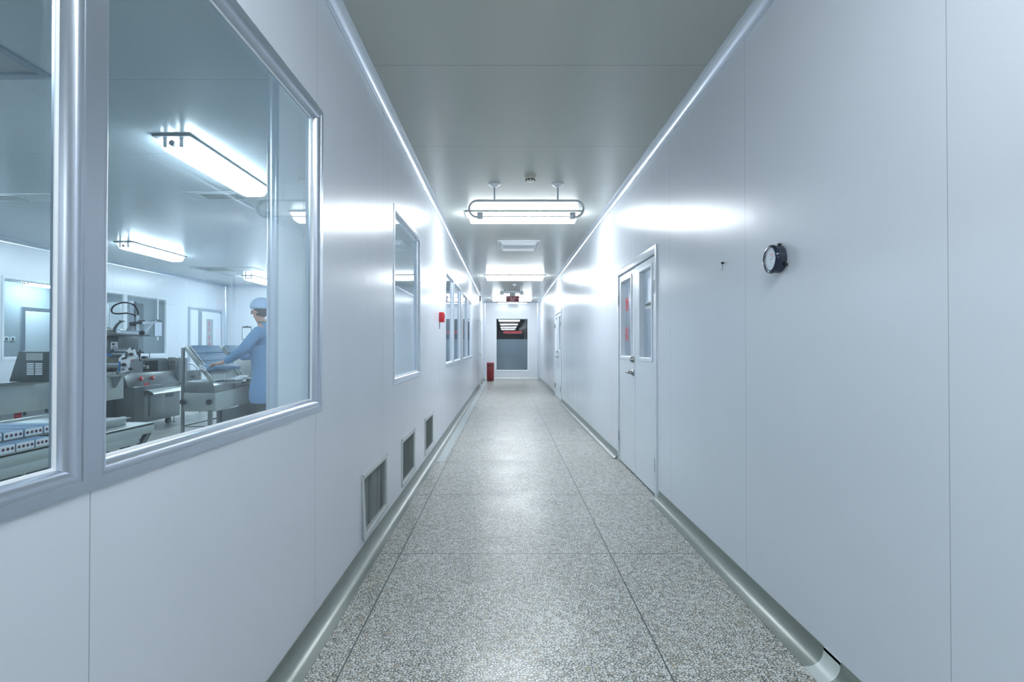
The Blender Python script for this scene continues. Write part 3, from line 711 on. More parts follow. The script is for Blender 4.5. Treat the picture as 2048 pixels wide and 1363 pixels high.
obj('zero_knob', lathe(B(), c0 + ax * 0.040 + Vector((0, 0, -0.052)), ax, [(0, 0.006), (0.008, 0.006), (0.010, 0.004)], 16), M['chrome'], r_, smooth=True)
obj('top_lug', box(B(), XR - 0.014, XR - 0.001, gy - 0.012, gy + 0.006, gz + 0.052, gz + 0.066), M['black'], r_, bevel=0.002)
bm = B(); lathe(bm, (XR - 0.010, gy - 0.048, gz - 0.026), (0, -1, -0.3), [(0, 0.007), (0.018, 0.007), (0.020, 0.004)], 14); obj('port_plug', bm, M['black'], r_, smooth=True)
# hook
r_ = thing('wall_hook', (XR, 2.755, 1.57), 'tiny black screw hook with a short wire on the right wall', 'hook')
obj('head', lathe(B(), (XR, 2.755, 1.603), (-1, 0, 0), [(0, 0.005), (0.012, 0.005), (0.014, 0.003)], 12), M['black'], r_, smooth=True)
obj('wire', tube(B(), [(XR - 0.008, 2.755, 1.60), (XR - 0.004, 2.756, 1.57), (XR - 0.012, 2.758, 1.562)], 0.0011, 6), M['steel_d'], r_)
# red extinguisher cabinet on the floor
r_ = thing('extinguisher_box', (-0.5, 17.2, 0), 'dark red floor cabinet standing left of the far window', 'fire extinguisher box')
obj('body', box(B(), -0.63, -0.405, 17.05, 17.33, 0.02, 0.595), M['maroon'], r_, bevel=0.005)
obj('side_panel', box(B(), -0.405, -0.400, 17.08, 17.31, 0.05, 0.57), M['maroon_l'], r_)
obj('side_label', box(B(), -0.400, -0.398, 17.10, 17.16, 0.12, 0.34), M['paper'], r_)
obj('top_lid', box(B(), -0.635, -0.398, 17.045, 17.335, 0.595, 0.61), M['maroon_l'], r_, bevel=0.003)
obj('foot', box(B(), -0.60, -0.43, 17.08, 17.30, 0.0, 0.02), M['black'], r_)
obj('front_slot', box(B(), -0.60, -0.44, 17.046, 17.05, 0.50, 0.53), M['vdark'], r_)

# ------------------------------------------------------------------ production room: ceiling and walls
def grille(x0, x1, y0, y1, gx0, gx1, label, framed=True):
    r = thing('ceiling_grille', ((x0 + x1) / 2, (y0 + y1) / 2, H), label, 'ceiling vent', 'flat grilles in the production room ceiling')
    bm = B(); sweep_rect(bm, [(0, 0), (0, 0.004), (0.018, 0.005), (0.022, 0.001)], x0, x1, y0, y1, place_c)
    obj('frame', bm, M['ceil_vent'], r)
    obj('panel', box(B(), x0 + 0.022, x1 - 0.022, y0 + 0.022, y1 - 0.022, H - 0.004, H - 0.001), M['lampbody'] if not framed else M['ceil_vent'], r)
    bm = B(); sweep_rect(bm, [(0, 0.004), (0, 0.009), (0.01, 0.009), (0.012, 0.004)], gx0, gx1, y0 + 0.035, y1 - 0.035, place_c); obj('inner_frame', bm, M['ceil_vent'], r)
    bm = B()
    n = 6
    for k in range(n):
        y = y0 + 0.05 + (y1 - y0 - 0.10) * k / (n - 1); box(bm, gx0 + 0.012, gx1 - 0.012, y - 0.004, y + 0.004, H - 0.008, H - 0.004)
    obj('louvre', bm, M['slat'], r)
grille(-3.27, -2.36, 5.18, 5.46, -3.12, -2.70, 'flat air grille beside the far end of the large ceiling light')
grille(-6.2, -4.95, 10.15, 10.65, -6.1, -5.5, 'flat air grille between the two far ceiling lights')
grille(-5.95, -4.62, 5.24, 5.52, -5.9, -5.0, 'flat air grille seen at the left picture edge')
r_ = thing('ceiling_hatch', (-3.2, 2.4, H), 'large grey framed panel set in the ceiling at the top left', 'ceiling panel')
bm = B(); sweep_rect(bm, [(0, 0), (0, 0.012), (0.05, 0.014), (0.055, 0.004)], -3.75, -2.58, 1.78, 2.96, place_c); obj('frame', bm, plain('hatch_frame', (0.30, 0.36, 0.42), 0.4), r_)
obj('panel', box(B(), -3.70, -2.63, 1.83, 2.91, H - 0.004, H - 0.001), M['lampbody'], r_)

def clipboard(c, right, up, w_, h_, label, printed):
    c = Vector(c); right = Vector(right); up = Vector(up); n = right.cross(up)
    r = thing('clipboard', c - up * h_ / 2, label, 'clipboard', 'clipboards hanging in the production room')
    obj('board', obox(B(), c, right * w_ / 2, up * h_ / 2, n * 0.003), M['steel_d'], r)
    obj('sheet', obox(B(), c - up * 0.012 + n * 0.005, right * (w_ / 2 - 0.012), up * (h_ / 2 - 0.025), n * 0.0015), M['paper'] if not printed else M['paper_b'], r)
    obj('clip', obox(B(), c + up * (h_ / 2 - 0.005) + n * 0.009, right * 0.035, up * 0.018, n * 0.006), M['steel_d'], r)
    bm = B()
    for k in range(5): obox(bm, c + up * (h_ * 0.28 - k * 0.045) + n * 0.0072, right * (w_ * 0.3), up * 0.003, n * 0.0004)
    obj('print', bm, M['pipe'], r)
    return r
clipboard((-6.62, RY1 - 0.02, 1.49), (1, 0, 0), (0, 0, 1), 0.23, 0.33, 'clipboard with a white sheet on the end wall beside the worker', False)
cb_ = clipboard((RX + 0.014, 10.72, 1.52), (0, 1, 0), (0, 0, 1), 0.24, 0.34, 'clipboard with a bluish sheet hanging on the side window glass', True)
obj('hanging_strip', box(B(), RX + 0.009, RX + 0.012, 10.705, 10.735, 1.36 - 0.08, 2.16), M['white'], cb_)
r_ = thing('wall_socket', (-11.9, 12.45, 1.28), 'double wall socket on the grey wall of the room beyond', 'socket')
for i, y in enumerate((12.37, 12.53)):
    f = obj('socket_plate', box(B(), -11.9, -11.885, y - 0.06, y + 0.06, 1.28, 1.38), M['white'], r_, bevel=0.003)
    obj('socket_face', box(B(), -11.885, -11.88, y - 0.03, y + 0.03, 1.30, 1.36), M['seam'], f)
r_ = thing('cabinet', (-9.05, 12.25, 0), 'tall white cabinet standing in the room beyond', 'cabinet')
obj('body', box(B(), -9.6, -8.72, 12.02, 12.5, 0, 2.17), M['white'], r_, bevel=0.005)
for a, b in ((-9.58, -9.165), (-9.155, -8.74)):
    d_ = obj('door', box(B(), a, b, 12.0, 12.02, 0.06, 2.13), M['white'], r_, bevel=0.003)
    obj('handle', box(B(), (b - 0.06) if a < -9.3 else (a + 0.04), (b - 0.04) if a < -9.3 else (a + 0.06), 11.98, 12.0, 1.0, 1.15), M['chrome'], d_)
bm = B(); box(bm, -8.72, -8.62, 12.04, 12.12, 0, 2.2)
struct('trim_11', bm, M['alu_b'], 'pale post beside the tall white cabinet in the room beyond', 'post')

# ------------------------------------------------------------------ cartons
def carton(name, c, ex, ey, ez, label, group, red=False):
    """ex: half length vector (from printed end to the other), ey: half width, ez: half height"""
    c, ex, ey, ez = Vector(c), Vector(ex), Vector(ey), Vector(ez)
    r = thing(name, c - ez, label, 'carton', group)
    obj('box_body', obox(B(), c + ex * 0.01, ex * 0.99, ey, ez), M['blue'], r, bevel=0.002)
    e = obj('end_face', obox(B(), c - ex * 1.0, ex.normalized() * 0.0015, ey * 0.98, ez * 0.95), M['paper'], r)
    for k in range(4):
        p = c - ex * 1.0 - ex.normalized() * 0.0015 + ey * (-0.72 + 0.48 * k)
        bm = B(); lathe(bm, p, -ex.normalized(), [(0, ez.length * 0.40), (0.0012, ez.length * 0.38)], 14)
        obj('dot', bm, M['dotred'] if red else M['ink'], e)
    return r

# --- near table (front edge faces the corridor, x about -2.6)
r_ = thing('collating_table', (-3.05, 3.0, 0), 'pale steel collating table holding two tiers of cartons by the window', 'table')
obj('front_rail', box(B(), -2.64, -2.60, 1.6, 3.85, 0.528, 0.60), M['steel_l'], r_, bevel=0.003)
obj('lower_rail', box(B(), -2.655, -2.615, 1.6, 3.72, 0.47, 0.527), M['steel_l'], r_, bevel=0.003)
obj('lower_shelf', box(B(), -3.35, -2.60, 1.6, 3.85, 0.585, 0.599), M['steel_l'], r_)
obj('back_rail', box(B(), -3.39, -3.35, 1.6, 3.85, 0.50, 0.66), M['steel_l'], r_)
obj('end_rail', box(B(), -3.35, -2.64, 3.82, 3.85, 0.528, 0.60), M['steel_l'], r_)
obj('upper_rail', box(B(), -2.745, -2.715, 1.6, 3.75, 0.6455, 0.652) if False else box(B(), -2.76, -2.735, 3.20, 3.75, 0.600, 0.655), M['steel_l'], r_, bevel=0.002)
obj('upper_shelf', box(B(), -3.35, -2.70, 1.6, 3.75, 0.6445, 0.648), M['steel'], r_)
for y0_ in (3.42,):
    l = obj('crossed_legs', bar(bar(B(), (-2.66, 3.56, 0.53), (-2.66, 3.86, 0.24), 0.03, 0.05), (-2.63, 3.83, 0.53), (-2.63, 3.54, 0.24), 0.03, 0.035), M['steel_d'], r_)
for x, y in ((-2.66, 3.52), (-2.66, 3.86), (-3.33, 3.36), (-3.33, 3.83), (-2.66, 1.7), (-3.33, 1.7)):
    obj('leg', box(B(), x - 0.018, x + 0.018, y - 0.018, y + 0.018, 0, 0.26 if (x > -3 and y > 2) else 0.5), M['steel_d'], r_)
# cabinet under the table with a blue screen
r_ = thing('control_cabinet', (-3.0, 2.75, 0), 'dark cabinet with a pale framed blue screen under the collating table', 'cabinet')
obj('body', box(B(), -3.3, -2.72, 2.35, 3.30, 0.02, 0.465), M['steel_d'], r_, bevel=0.004)
f = obj('screen_frame', box(B(), -2.72, -2.705, 2.92, 3.26, 0.12, 0.435), M['steel_l'], r_, bevel=0.003)
obj('screen', box(B(), -2.705, -2.702, 2.945, 3.24, 0.14, 0.415), M['screen'], f)
for y in (2.4, 3.25):
    obj('foot', box(B(), -2.78, -2.74, y - 0.02, y + 0.02, 0, 0.02), M['black'], r_)
r_ = tag(obj('hose', tube(B(), [(-2.68, 2.90, 0.47), (-2.675, 2.885, 0.42), (-2.672, 2.86, 0.36), (-2.675, 2.84, 0.25), (-2.68, 2.84, 0.1), (-2.69, 2.86, 0.0)], 0.009, 10), M['ivory'], smooth=True), 'thin cream hose hanging below the collating table rail', 'hose')
tag(obj('machine_frame', box(box(box(B(), -3.0, -2.96, 3.42, 3.46, 0, 0.5), -3.0, -2.96, 3.85, 3.89, 0, 0.5), -3.0, -2.96, 3.42, 3.89, 0.44, 0.50), M['steel_d']), 'dark square metal frame standing under the right end of the collating table', 'frame')
gu = 'cartons on the upper tier of the collating table'; gw = 'cartons on the lower tier of the collating table'
def nc(x, y, z, wd, label, g): carton('carton', (x - 0.30, y, z + 0.0225), (-0.30, 0, 0), (0, wd / 2, 0), (0, 0, 0.0215), label, g, True)
nc(-2.72, 2.752, 0.6485, 0.113, 'blue carton cut by the left picture edge, upper tier of the near table', gu)
nc(-2.72, 2.876, 0.6485, 0.113, 'blue carton second from the left on the upper tier of the near table', gu)
nc(-2.72, 3.000, 0.6485, 0.113, 'blue carton third from the left on the upper tier of the near table', gu)
nc(-2.72, 3.124, 0.6485, 0.113, 'blue carton next to the mullion on the upper tier of the near table', gu)
nc(-2.61, 2.715, 0.600, 0.105, 'blue carton leftmost on the lower tier of the near table', gw)
nc(-2.61, 2.829, 0.600, 0.105, 'blue carton in the middle of the lower tier of the near table', gw)
nc(-2.61, 2.943, 0.600, 0.105, 'blue carton next to the mullion on the lower tier of the near table', gw)

# --- infeed conveyor
r_ = thing('infeed_conveyor', (-5.05, 5.6, 0), 'long grey trough conveyor leading into the packaging machine', 'conveyor')
obj('side_plate', box(B(), -4.93, -4.90, 4.3, 6.67, 0.49, 0.775), M['steel_l'], r_, bevel=0.003)
obj('back_plate', box(B(), -5.30, -5.27, 4.3, 6.67, 0.49, 0.775), M['steel'], r_, bevel=0.003)
obj('top_rim', box(B(), -4.96, -4.885, 4.3, 6.70, 0.775, 0.80), M['steel'], r_, bevel=0.006)
obj('bed', box(B(), -5.27, -4.93, 4.3, 6.67, 0.70, 0.715), M['steel_d'], r_)
obj('bracket', prism(B(), [(6.45, 0.775), (6.62, 0.775), (6.52, 0.64), (6.49, 0.64)], 0, -4.90, -4.885), M['steel'], r_)
for y in (5.02, 5.30, 5.55, 5.75): obj('clamp', box(B(), -4.915, -4.895, y, y + 0.02, 0.455, 0.49), M['steel_d'], r_)
for x, y in ((-4.95, 5.28), (-5.25, 5.28), (-4.95, 6.4), (-5.25, 6.4)):
    obj('leg', box(B(), x - 0.02, x + 0.02, y - 0.02, y + 0.02, 0, 0.49), M['maroon_l'] if (y < 6 and x > -5.1) else M['steel_d'], r_)
tag(obj('storage_box', box(B(), -5.8, -5.38, 5.0, 6.2, 0.0, 0.56), M['white'], bevel=0.006), 'white storage box on the floor behind the trough conveyor', 'box')
r_ = thing('guard_box', (-4.98, 5.35, 0.8), 'sloped steel box with louvre slots standing on the conveyor', 'machine guard')
bm = B(); prism(bm, [(-5.045, 0.80), (-4.66, 0.80), (-4.64, 1.105), (-4.95, 1.105)], 1, 5.28, 5.50)
r2 = obj('housing', bm, M['steel_d'], r_, bevel=0.004)
bm = B()
for i in range(7):
    for j in range(2): box(bm, -4.86 + j * 0.085, -4.79 + j * 0.085, 5.276, 5.28, 0.87 + i * 0.018, 0.879 + i * 0.018)
obj('louvre_slots', bm, M['paper'], r2)
obj('label_plate', box(B(), -4.87, -4.70, 5.277, 5.28, 1.015, 1.09), M['steel_l'], r2)
obj('foot', box(B(), -4.98, -4.90, 5.3, 5.48, 0.80, 0.815), M['steel_l'], r_)

# --- packaging machine
r_ = thing('packaging_machine', (-5.3, 7.6, 0), 'stainless steel packaging machine with film rollers and a control panel', 'machine')
PM = r_
cab = obj('cabinet', box(B(), -5.62, -5.05, 7.08, 8.07, 0.09, 0.60), M['steel'], r_, bevel=0.012)
bm = B(); arc = [(-5.05 + 0.13 * math.sin(a), 0.46 + 0.085 * math.cos(a)) for a in [i * 1.25 / 8 for i in range(9)]]
prism(bm, arc + [(p[0] - 0.006, p[1] - 0.008) for p in arc[::-1]], 1, 7.28, 8.06)
obj('chute_hood', bm, M['steel_l'], cab, smooth=True)
obj('chute_panel', box(B(), -5.05, -5.035, 7.36, 7.68, 0.17, 0.50), M['steel'], cab, bevel=0.003)
obj('warning_plate', box(B(), -5.05, -5.046, 7.72, 7.90, 0.40, 0.45), M['steel_d'], cab)
obj('base_block', box(B(), -6.3, -5.32, 6.72, 7.08, 0.09, 0.66), M['steel_d'], r_, bevel=0.006)
obj('rear_body', box(B(), -6.3, -5.62, 7.08, 8.2, 0.09, 0.62), M['steel_d'], r_)
obj('ledge', prism(B(), [(-5.50, 0.60), (-5.10, 0.60), (-5.16, 0.78), (-5.50, 0.80)], 1, 7.02, 8.10), M['steel'], r_, bevel=0.003)
# rear panel with arch corner and an opening
pan = []
for a in [i * PI / 2 / 8 for i in range(9)]: pan.append((8.02 + 0.09 * math.sin(a), 0.885 + 0.09 * math.cos(a)))
bm = B()
prism(bm, [(7.86, 0.78), (7.86, 0.975)] + pan + [(8.11, 0.78)], 0, -5.5, -5.26)
prism(bm, [(7.28, 0.78), (7.28, 0.975), (7.54, 0.975), (7.54, 0.78)], 0, -5.5, -5.26)
prism(bm, [(7.54, 0.945), (7.54, 0.975), (7.86, 0.975), (7.86, 0.945)], 0, -5.5, -5.26)
hd = obj('sealing_head', bm, M['steel'], r_, smooth=False)
obj('inner_chamber', box(B(), -5.49, -5.40, 7.541, 7.859, 0.80, 0.944), M['black'], hd)
bm = B(); box(bm, -5.40, -5.38, 7.79, 7.84, 0.90, 0.935); box(bm, -5.40, -5.38, 7.72, 7.76, 0.90, 0.925); box(bm, -5.40, -5.38, 7.79, 7.83, 0.815, 0.84); cyl(bm, (-5.38, 7.62, 0.87), (-5.3, 7.62, 0.87), 0.02, 12); cyl(bm, (-5.38, 7.70, 0.85), (-5.3, 7.70, 0.85), 0.03, 12)
obj('jaw_parts', bm, M['steel_l'], hd)
for y in (7.62, 7.82): obj('stud', cyl(B(), (-5.36, y, 0.975), (-5.36, y, 1.06), 0.006, 8), M['steel_d'], hd)
obj('stud_block', box(B(), -5.40, -5.34, 7.70, 7.76, 0.975, 1.01), M['steel_d'], hd)
for y in (7.29, 7.53):
    k = obj('red_knob', lathe(B(), (-5.13, y, 0.70), (1, 0, 0.15), [(0, 0.012), (0.012, 0.012), (0.014, 0.030), (0.034, 0.030), (0.04, 0.022)], 20), M['red'], r_, smooth=True)
    obj('knob_cap', lathe(B(), (-5.09, y, 0.705), (1, 0, 0.15), [(0, 0.014), (0.006, 0.010)], 14), M['white'], k, smooth=True)
obj('red_label', box(B(), -5.105, -5.10, 7.34, 7.44, 0.605, 0.635), M['red'], r_)
cu = obj('control_unit', box(B(), -5.28, -5.10, 8.10, 8.34, 0.58, 0.985), M['steel'], r_, bevel=0.02, seg=3)
obj('display_bezel', box(B(), -5.245, -5.13, 8.092, 8.10, 0.84, 0.945), M['steel_l'], cu, bevel=0.002)
obj('display', box(B(), -5.235, -5.14, 8.089, 8.092, 0.875, 0.935), M['lcd'], cu)
bm = B()
for i in range(5): box(bm, -5.235 + i * 0.02, -5.222 + i * 0.02, 8.088, 8.092, 0.848, 0.862)
obj('key_row', bm, M['ink'], cu)
obj('white_label', box(B(), -5.235, -5.165, 8.097, 8.10, 0.70, 0.765), M['paper'], cu)
ob = obj('outfeed_box', box(B(), -5.40, -5.13, 8.36, 8.75, 0.59, 0.76), M['steel'], r_, bevel=0.004)
obj('outfeed_knob', lathe(B(), (-5.13, 8.5, 0.66), (1, 0, 0), [(0, 0.012), (0.02, 0.012), (0.022, 0.028), (0.04, 0.028)], 14), M['steel_d'], ob)
obj('outfeed_tray', box(B(), -5.40, -5.02, 8.08, 8.70, 0.555, 0.585), M['steel_l'], r_)
for y in (7.86,):
    c = obj('caster', cyl(B(), (-5.12, y, 0.045), (-5.08, y, 0.045), 0.045, 18), M['black'], r_, smooth=True)
    obj('caster_fork', box(B(), -5.13, -5.07, y - 0.02, y + 0.02, 0.05, 0.09), M['steel_d'], c)
for y in (7.98, 7.15):
    f = obj('levelling_foot', cyl(B(), (-5.09, y, 0.01), (-5.09, y, 0.09), 0.006, 8), M['steel_d'], r_)
    obj('foot_disc', lathe(B(), (-5.09, y, 0.0), (0, 0, 1), [(0, 0.028), (0.008, 0.028), (0.014, 0.010)], 16), M['steel_l'], f)
# film frame (pixels of the photograph gave the proportions; it stands about 6.9 m away)
Yf = 6.9
def A(px, py, dy=0.0): return at(px, py, Yf + dy)
bm = B()
bar(bm, A(200, 731), A(226, 698, 0.35), 0.02, 0.03); bar(bm, A(226, 698, 0.35), A(259, 698, 0.35), 0.03, 0.02); bar(bm, A(200, 731), A(241, 731), 0.02, 0.02); bar(bm, A(240, 731), A(262, 701, 0.35), 0.02, 0.04)
bar(bm, A(200, 749), A(246, 749), 0.25, 0.012); bar(bm, A(201, 731), A(201, 749), 0.02, 0.02)
obj('film_frame', bm, M['steel'], r_)
for a, b, dy in (((219, 707.5), (251, 707.5), 0.25), ((206, 727.5), (239, 727.5), -0.02), ((229, 701), (258, 701), 0.33)):
    obj('film_roller', cyl(B(), A(a[0], a[1], dy), A(b[0], b[1], dy), 0.009, 12), M['alu_b'], r_, smooth=True)
bm = B(); obox(bm, A(217, 709, 0.2), (0.028, 0, 0), (0, 0.03, 0), (0, 0, 0.018)); obj('blue_clamp', bm, M['blue_p'], r_, bevel=0.004)
bm = B(); obox(bm, A(203, 733, -0.03), (0.010, 0, 0), (0, 0.01, 0), (0, 0, 0.07)); obj('blue_bracket', bm, M['blue_p'], r_, bevel=0.003)
bm = B(); obox(bm, A(239, 733, -0.03), (0.008, 0, 0), (0, 0.01, 0), (0, 0, 0.07)); obj('blue_bracket', bm, M['blue_p'], r_, bevel=0.003)
bm = B(); plate = [(240, 745), (240, 716), (253, 704), (262, 694), (269, 697), (272, 708), (275, 712), (274, 717), (262, 719), (259, 730), (259, 742), (245, 746)]
prism(bm, [(A(p[0], p[1]).x, A(p[0], p[1]).z) for p in plate], 1, Yf - 0.02, Yf + 0.01)
sp = obj('side_plate', bm, M['white'], r_, bevel=0.002)
for px, py, r in ((250.5, 728.5, 0.024), (265, 708, 0.022), (256, 708, 0.018), (246, 729, 0.014), (249, 738, 0.013), (264, 737, 0.022), (268, 696, 0.02)):
    p = A(px, py, -0.02); obj('side_knob', lathe(B(), p, (0, -1, 0), [(0, r * 0.7), (0.015, r * 0.7), (0.018, r), (0.035, r), (0.04, r * 0.7)], 16), M['black'] if r > 0.02 else M['steel_d'], sp, smooth=True)
bm = B(); p = A(250, 715, -0.05); obox(bm, A(253, 708, -0.03), (0.012, 0, 0), (0, 0.01, 0), (0.0, 0, 0.035)); obox(bm, A(248, 716, -0.03), (0.03, 0, 0.008), (0, 0.01, 0), (0, 0, 0.012)); obj('black_arm', bm, M['black'], sp, bevel=0.003)
bm = B(); bar(bm, A(280, 698), A(280, 714), 0.014, 0.014); bar(bm, A(275, 704), A(288, 704), 0.014, 0.014); bar(bm, A(277, 704), A(281, 722), 0.012, 0.012)
obj('cross_handle', bm, M['black'], r_, bevel=0.003)
bm = B()
for px, w_ in ((205, 0.032), (222, 0.038)): obox(bm, A(px, 747, 0.0), (w_, 0, 0), (0, 0.04, 0), (0, 0, 0.022))
obj('roller_block', bm, M['steel_l'], r_, bevel=0.003)
bm = B()
for px in (210, 217, 224, 231): obox(bm, A(px, 740, 0.1), (0.014, 0, 0), (0, 0.03, 0), (0, 0, 0.03))
obj('black_fittings', bm, M['black'], r_, bevel=0.004)
obj('orange_switches', box(box(B(), *[A(224, 0).x, A(228, 0).x], Yf + 0.28, Yf + 0.30, A(0, 722).z, A(0, 717).z), A(230, 0).x, A(234, 0).x, Yf + 0.28, Yf + 0.30, A(0, 722).z, A(0, 717).z), M['red'], r_)
obj('back_panel', box(B(), A(203, 0, .32).x, A(239, 0, .32).x, Yf + 0.30, Yf + 0.34, A(0, 745, .3).z, A(0, 715, .3).z), M['olive'], r_)
# coder unit behind
cb = obj('coder_cabinet', box(B(), at(165, 0, 7.25).x, at(237, 0, 7.25).x, 7.25, 7.65, at(0, 722, 7.25).z, at(0, 672, 7.25).z), M['steel_d'], r_, bevel=0.008)
obj('coder_screen', box(B(), at(196, 0, 7.25).x, at(216, 0, 7.25).x, 7.243, 7.25, at(0, 693, 7.25).z, at(0, 680, 7.25).z), plain('green_screen', (0.20, 0.27, 0.25), 0.3), cb)
kp = obj('keypad', box(B(), at(223, 0, 7.25).x, at(236, 0, 7.25).x, 7.235, 7.25, at(0, 697, 7.25).z, at(0, 683, 7.25).z), M['white'], cb, bevel=0.003)
obj('keypad_display', box(B(), at(226, 0, 7.25).x, at(231, 0, 7.25).x, 7.232, 7.235, at(0, 690, 7.25).z, at(0, 686, 7.25).z), M['ink'], kp)
bm = B()
for i in range(3):
    for j in range(2): c = at(226 + i * 3, 693 + j * 2.4, 7.235); box(bm, c.x - 0.007, c.x + 0.007, 7.231, 7.235, c.z - 0.005, c.z + 0.005)
obj('keypad_keys', bm, M['steel_d'], kp)
Yf = 7.0
bm = B(); obox(bm, A(205, 668, 0.25), (0.26, 0, 0), (0, 0.22, 0), (0, 0, 0.024)); obj('top_plate', bm, M['olive'], r_, bevel=0.008)
bm = B(); lathe(bm, A(212, 664, 0.2), (0, 0, 1), [(0, 0.09), (0.03, 0.085), (0.05, 0.05), (0.056, 0.01)], 24); obj('spool_hub', bm, M['olive'], r_, smooth=True)
bm = B(); tube(bm, [A(196, 651, 0.2), A(222, 656, 0.2), A(230, 664, 0.2)], 0.006, 8); obj('film_guide', bm, M['steel'], r_)
bm = B(); lathe(bm, A(231, 670, -0.05), (0, 0, 1), [(-0.012, 0.075), (0.0, 0.08), (0.012, 0.075)], 24); obj('round_plate', bm, M['steel_d'], r_, smooth=True)
bm = B(); tube(bm, [A(228, 664), A(229, 657), A(233, 650), A(238, 645), A(244, 642)], [0.022, 0.02, 0.017, 0.014, 0.012], 12); obox(bm, A(243, 641.5), (0.03, 0, -0.004), (0, 0.015, 0), (0, 0, 0.008)); obj('curved_arm', bm, M['steel_d'], r_, smooth=True)
cy_ = obj('reel_cylinder', cyl(B(), A(240, 665.5), A(281, 665.5), 0.034, 24), M['alu_b'], r_, smooth=True)
obj('end_collar', lathe(B(), A(236, 664), (1, 0, 0), [(0, 0.03), (0.01, 0.042), (0.045, 0.042), (0.06, 0.034)], 24), M['alu_b'], cy_, smooth=True)
obj('end_knob', lathe(B(), A(281, 665), (1, 0, 0), [(0, 0.018), (0.01, 0.03), (0.04, 0.03), (0.045, 0.02)], 14), M['black'], cy_, smooth=True)
obj('lower_rail', bar(B(), A(240, 671.5), A(297, 670.5), 0.05, 0.022), M['steel_d'], r_)
bm = B(); bar(bm, A(256, 662), A(266, 648), 0.03, 0.045); obj('slanted_arm', bm, M['steel'], r_)
bm = B(); obox(bm, A(272, 645.5), (0.075, 0, 0.006), (0, 0.03, 0), (0, 0, 0.018)); obox(bm, A(266, 650), (0.03, 0, 0), (0, 0.03, 0), (0, 0, 0.012)); hb = obj('black_block', bm, M['black'], r_, bevel=0.004)
for px in (280, 287): obj('wing_knob', lathe(B(), A(px, 643), (0, 0, 1), [(0, 0.006), (0.01, 0.006), (0.012, 0.018), (0.02, 0.018)], 12), M['black'], hb)
bm = B(); bar(bm, A(286, 645.5), A(306, 645), 0.03, 0.03); bar(bm, A(292, 663), A(306, 646), 0.02, 0.022); bar(bm, A(306, 646), A(313, 641), 0.02, 0.018); obj('support_arm', bm, M['alu_b'], r_)
hc = obj('air_cylinder', cyl(B(), A(275, 662), A(275, 630), 0.017, 16), M['alu_b'], r_, smooth=True)
P_ = [(275.5, 631), (275.5, 624), (272, 615), (265, 608), (255, 605), (243, 605), (232, 608.5), (225, 614), (222.5, 620), (225, 625), (233, 627), (245, 626.5), (256, 626), (266, 628.5), (273, 633)]
bm = B(); ctr = [A(p[0], p[1], -0.06 * math.sin(i / 14 * PI)) for i, p in enumerate(P_)]
fine = []
for i in range(len(ctr) - 1):
    p0, p1, p2, p3 = ctr[max(i - 1, 0)], ctr[i], ctr[i + 1], ctr[min(i + 2, len(ctr) - 1)]
    for t in (0, .25, .5, .75): fine.append(0.5 * ((2 * p1) + (-p0 + p2) * t + (2 * p0 - 5 * p1 + 4 * p2 - p3) * t * t + (-p0 + 3 * p1 - 3 * p2 + p3) * t ** 3))
fine.append(ctr[-1])
obj('black_hose', tube(bm, fine, 0.011, 10), M['black'], hc, smooth=True)

# --- handrail behind
r_ = tag(obj('handrail', tube(B(), [at(348, 725, 9.0), at(376, 725, 9.0), at(386, 727, 9.0), at(393, 733, 9.0), at(398, 742, 9.0), at(401, 755, 9.0), at(401, 832, 9.0)], 0.018, 12), M['pipe'], smooth=True), 'bent stainless tube rail standing behind the machine', 'rail')

# --- sorting station
r_ = thing('sorting_station', (-3.98, 7.1, 0), 'steel sorting table with a steep tray of cartons before the worker', 'table')
obj('post', box(B(), -4.215, -4.180, 6.745, 6.775, 0, 1.14), M['steel'], r_, bevel=0.003)
obj('front_plate', box(B(), -4.18, -3.77, 6.75, 6.77, 0.312, 0.553), M['steel_l'], r_, bevel=0.002)
obj('side_plate', prism(B(), [(6.77, 0.312), (7.62, 0.335), (7.62, 0.58), (6.77, 0.553)], 0, -3.80, -3.77), M['steel_l'], r_, bevel=0.002)
obj('rear_plate', box(B(), -4.18, -4.16, 6.77, 7.62, 0.33, 0.553), M['steel'], r_)
bm = B(); prism(bm, [(-4.18, 0.56), (-3.78, 0.56), (-3.78, 0.645), (-3.83, 0.70), (-4.15, 0.705), (-4.18, 0.68)], 1, 6.75, 7.50); obj('roller_cover', bm, M['steel'], r_, bevel=0.004)
for px in (369, 421):
    p = at(px, 803, 6.75); obj('black_knob', lathe(B(), p, (0, -1, 0), [(0, 0.015), (0.012, 0.015), (0.014, 0.036), (0.04, 0.036), (0.045, 0.03)], 20), M['black'], r_, smooth=True)
for x, y, x1 in ((-3.84, 6.76, 0), (-4.17, 7.56, 0), (-3.80, 7.58, 0)):
    obj('leg', box(B(), x - 0.022, x + 0.022, y - 0.02, y + 0.02, 0, 0.33), M['steel'], r_)
bm = B(); box(bm, -3.80, -3.76, 6.9, 7.56, 0.06, 0.31); obj('lower_panel', bm, M['steel_d'], r_)
bm = B(); cyl(bm, (-4.197, 6.76, 0.12), (-4.17, 7.56, 0.12), 0.010, 10); cyl(bm, (-4.197, 6.765, 0.115), (-3.84, 6.765, 0.115), 0.008, 10); cyl(bm, (-4.17, 7.56, 0.12), (-3.8, 7.58, 0.12), 0.010, 10); obj('brace', bm, M['steel'], r_)
bm = B(); box(bm, -3.92, -3.58, 7.62, 8.3, 0.0, 0.60); obj('drive_cabinet', bm, M['steel_d'], r_, bevel=0.006)
bm = B(); box(bm, -3.96, -3.55, 7.60, 8.32, 0.60, 0.63); obj('drive_top', bm, M['steel_l'], r_, bevel=0.003)
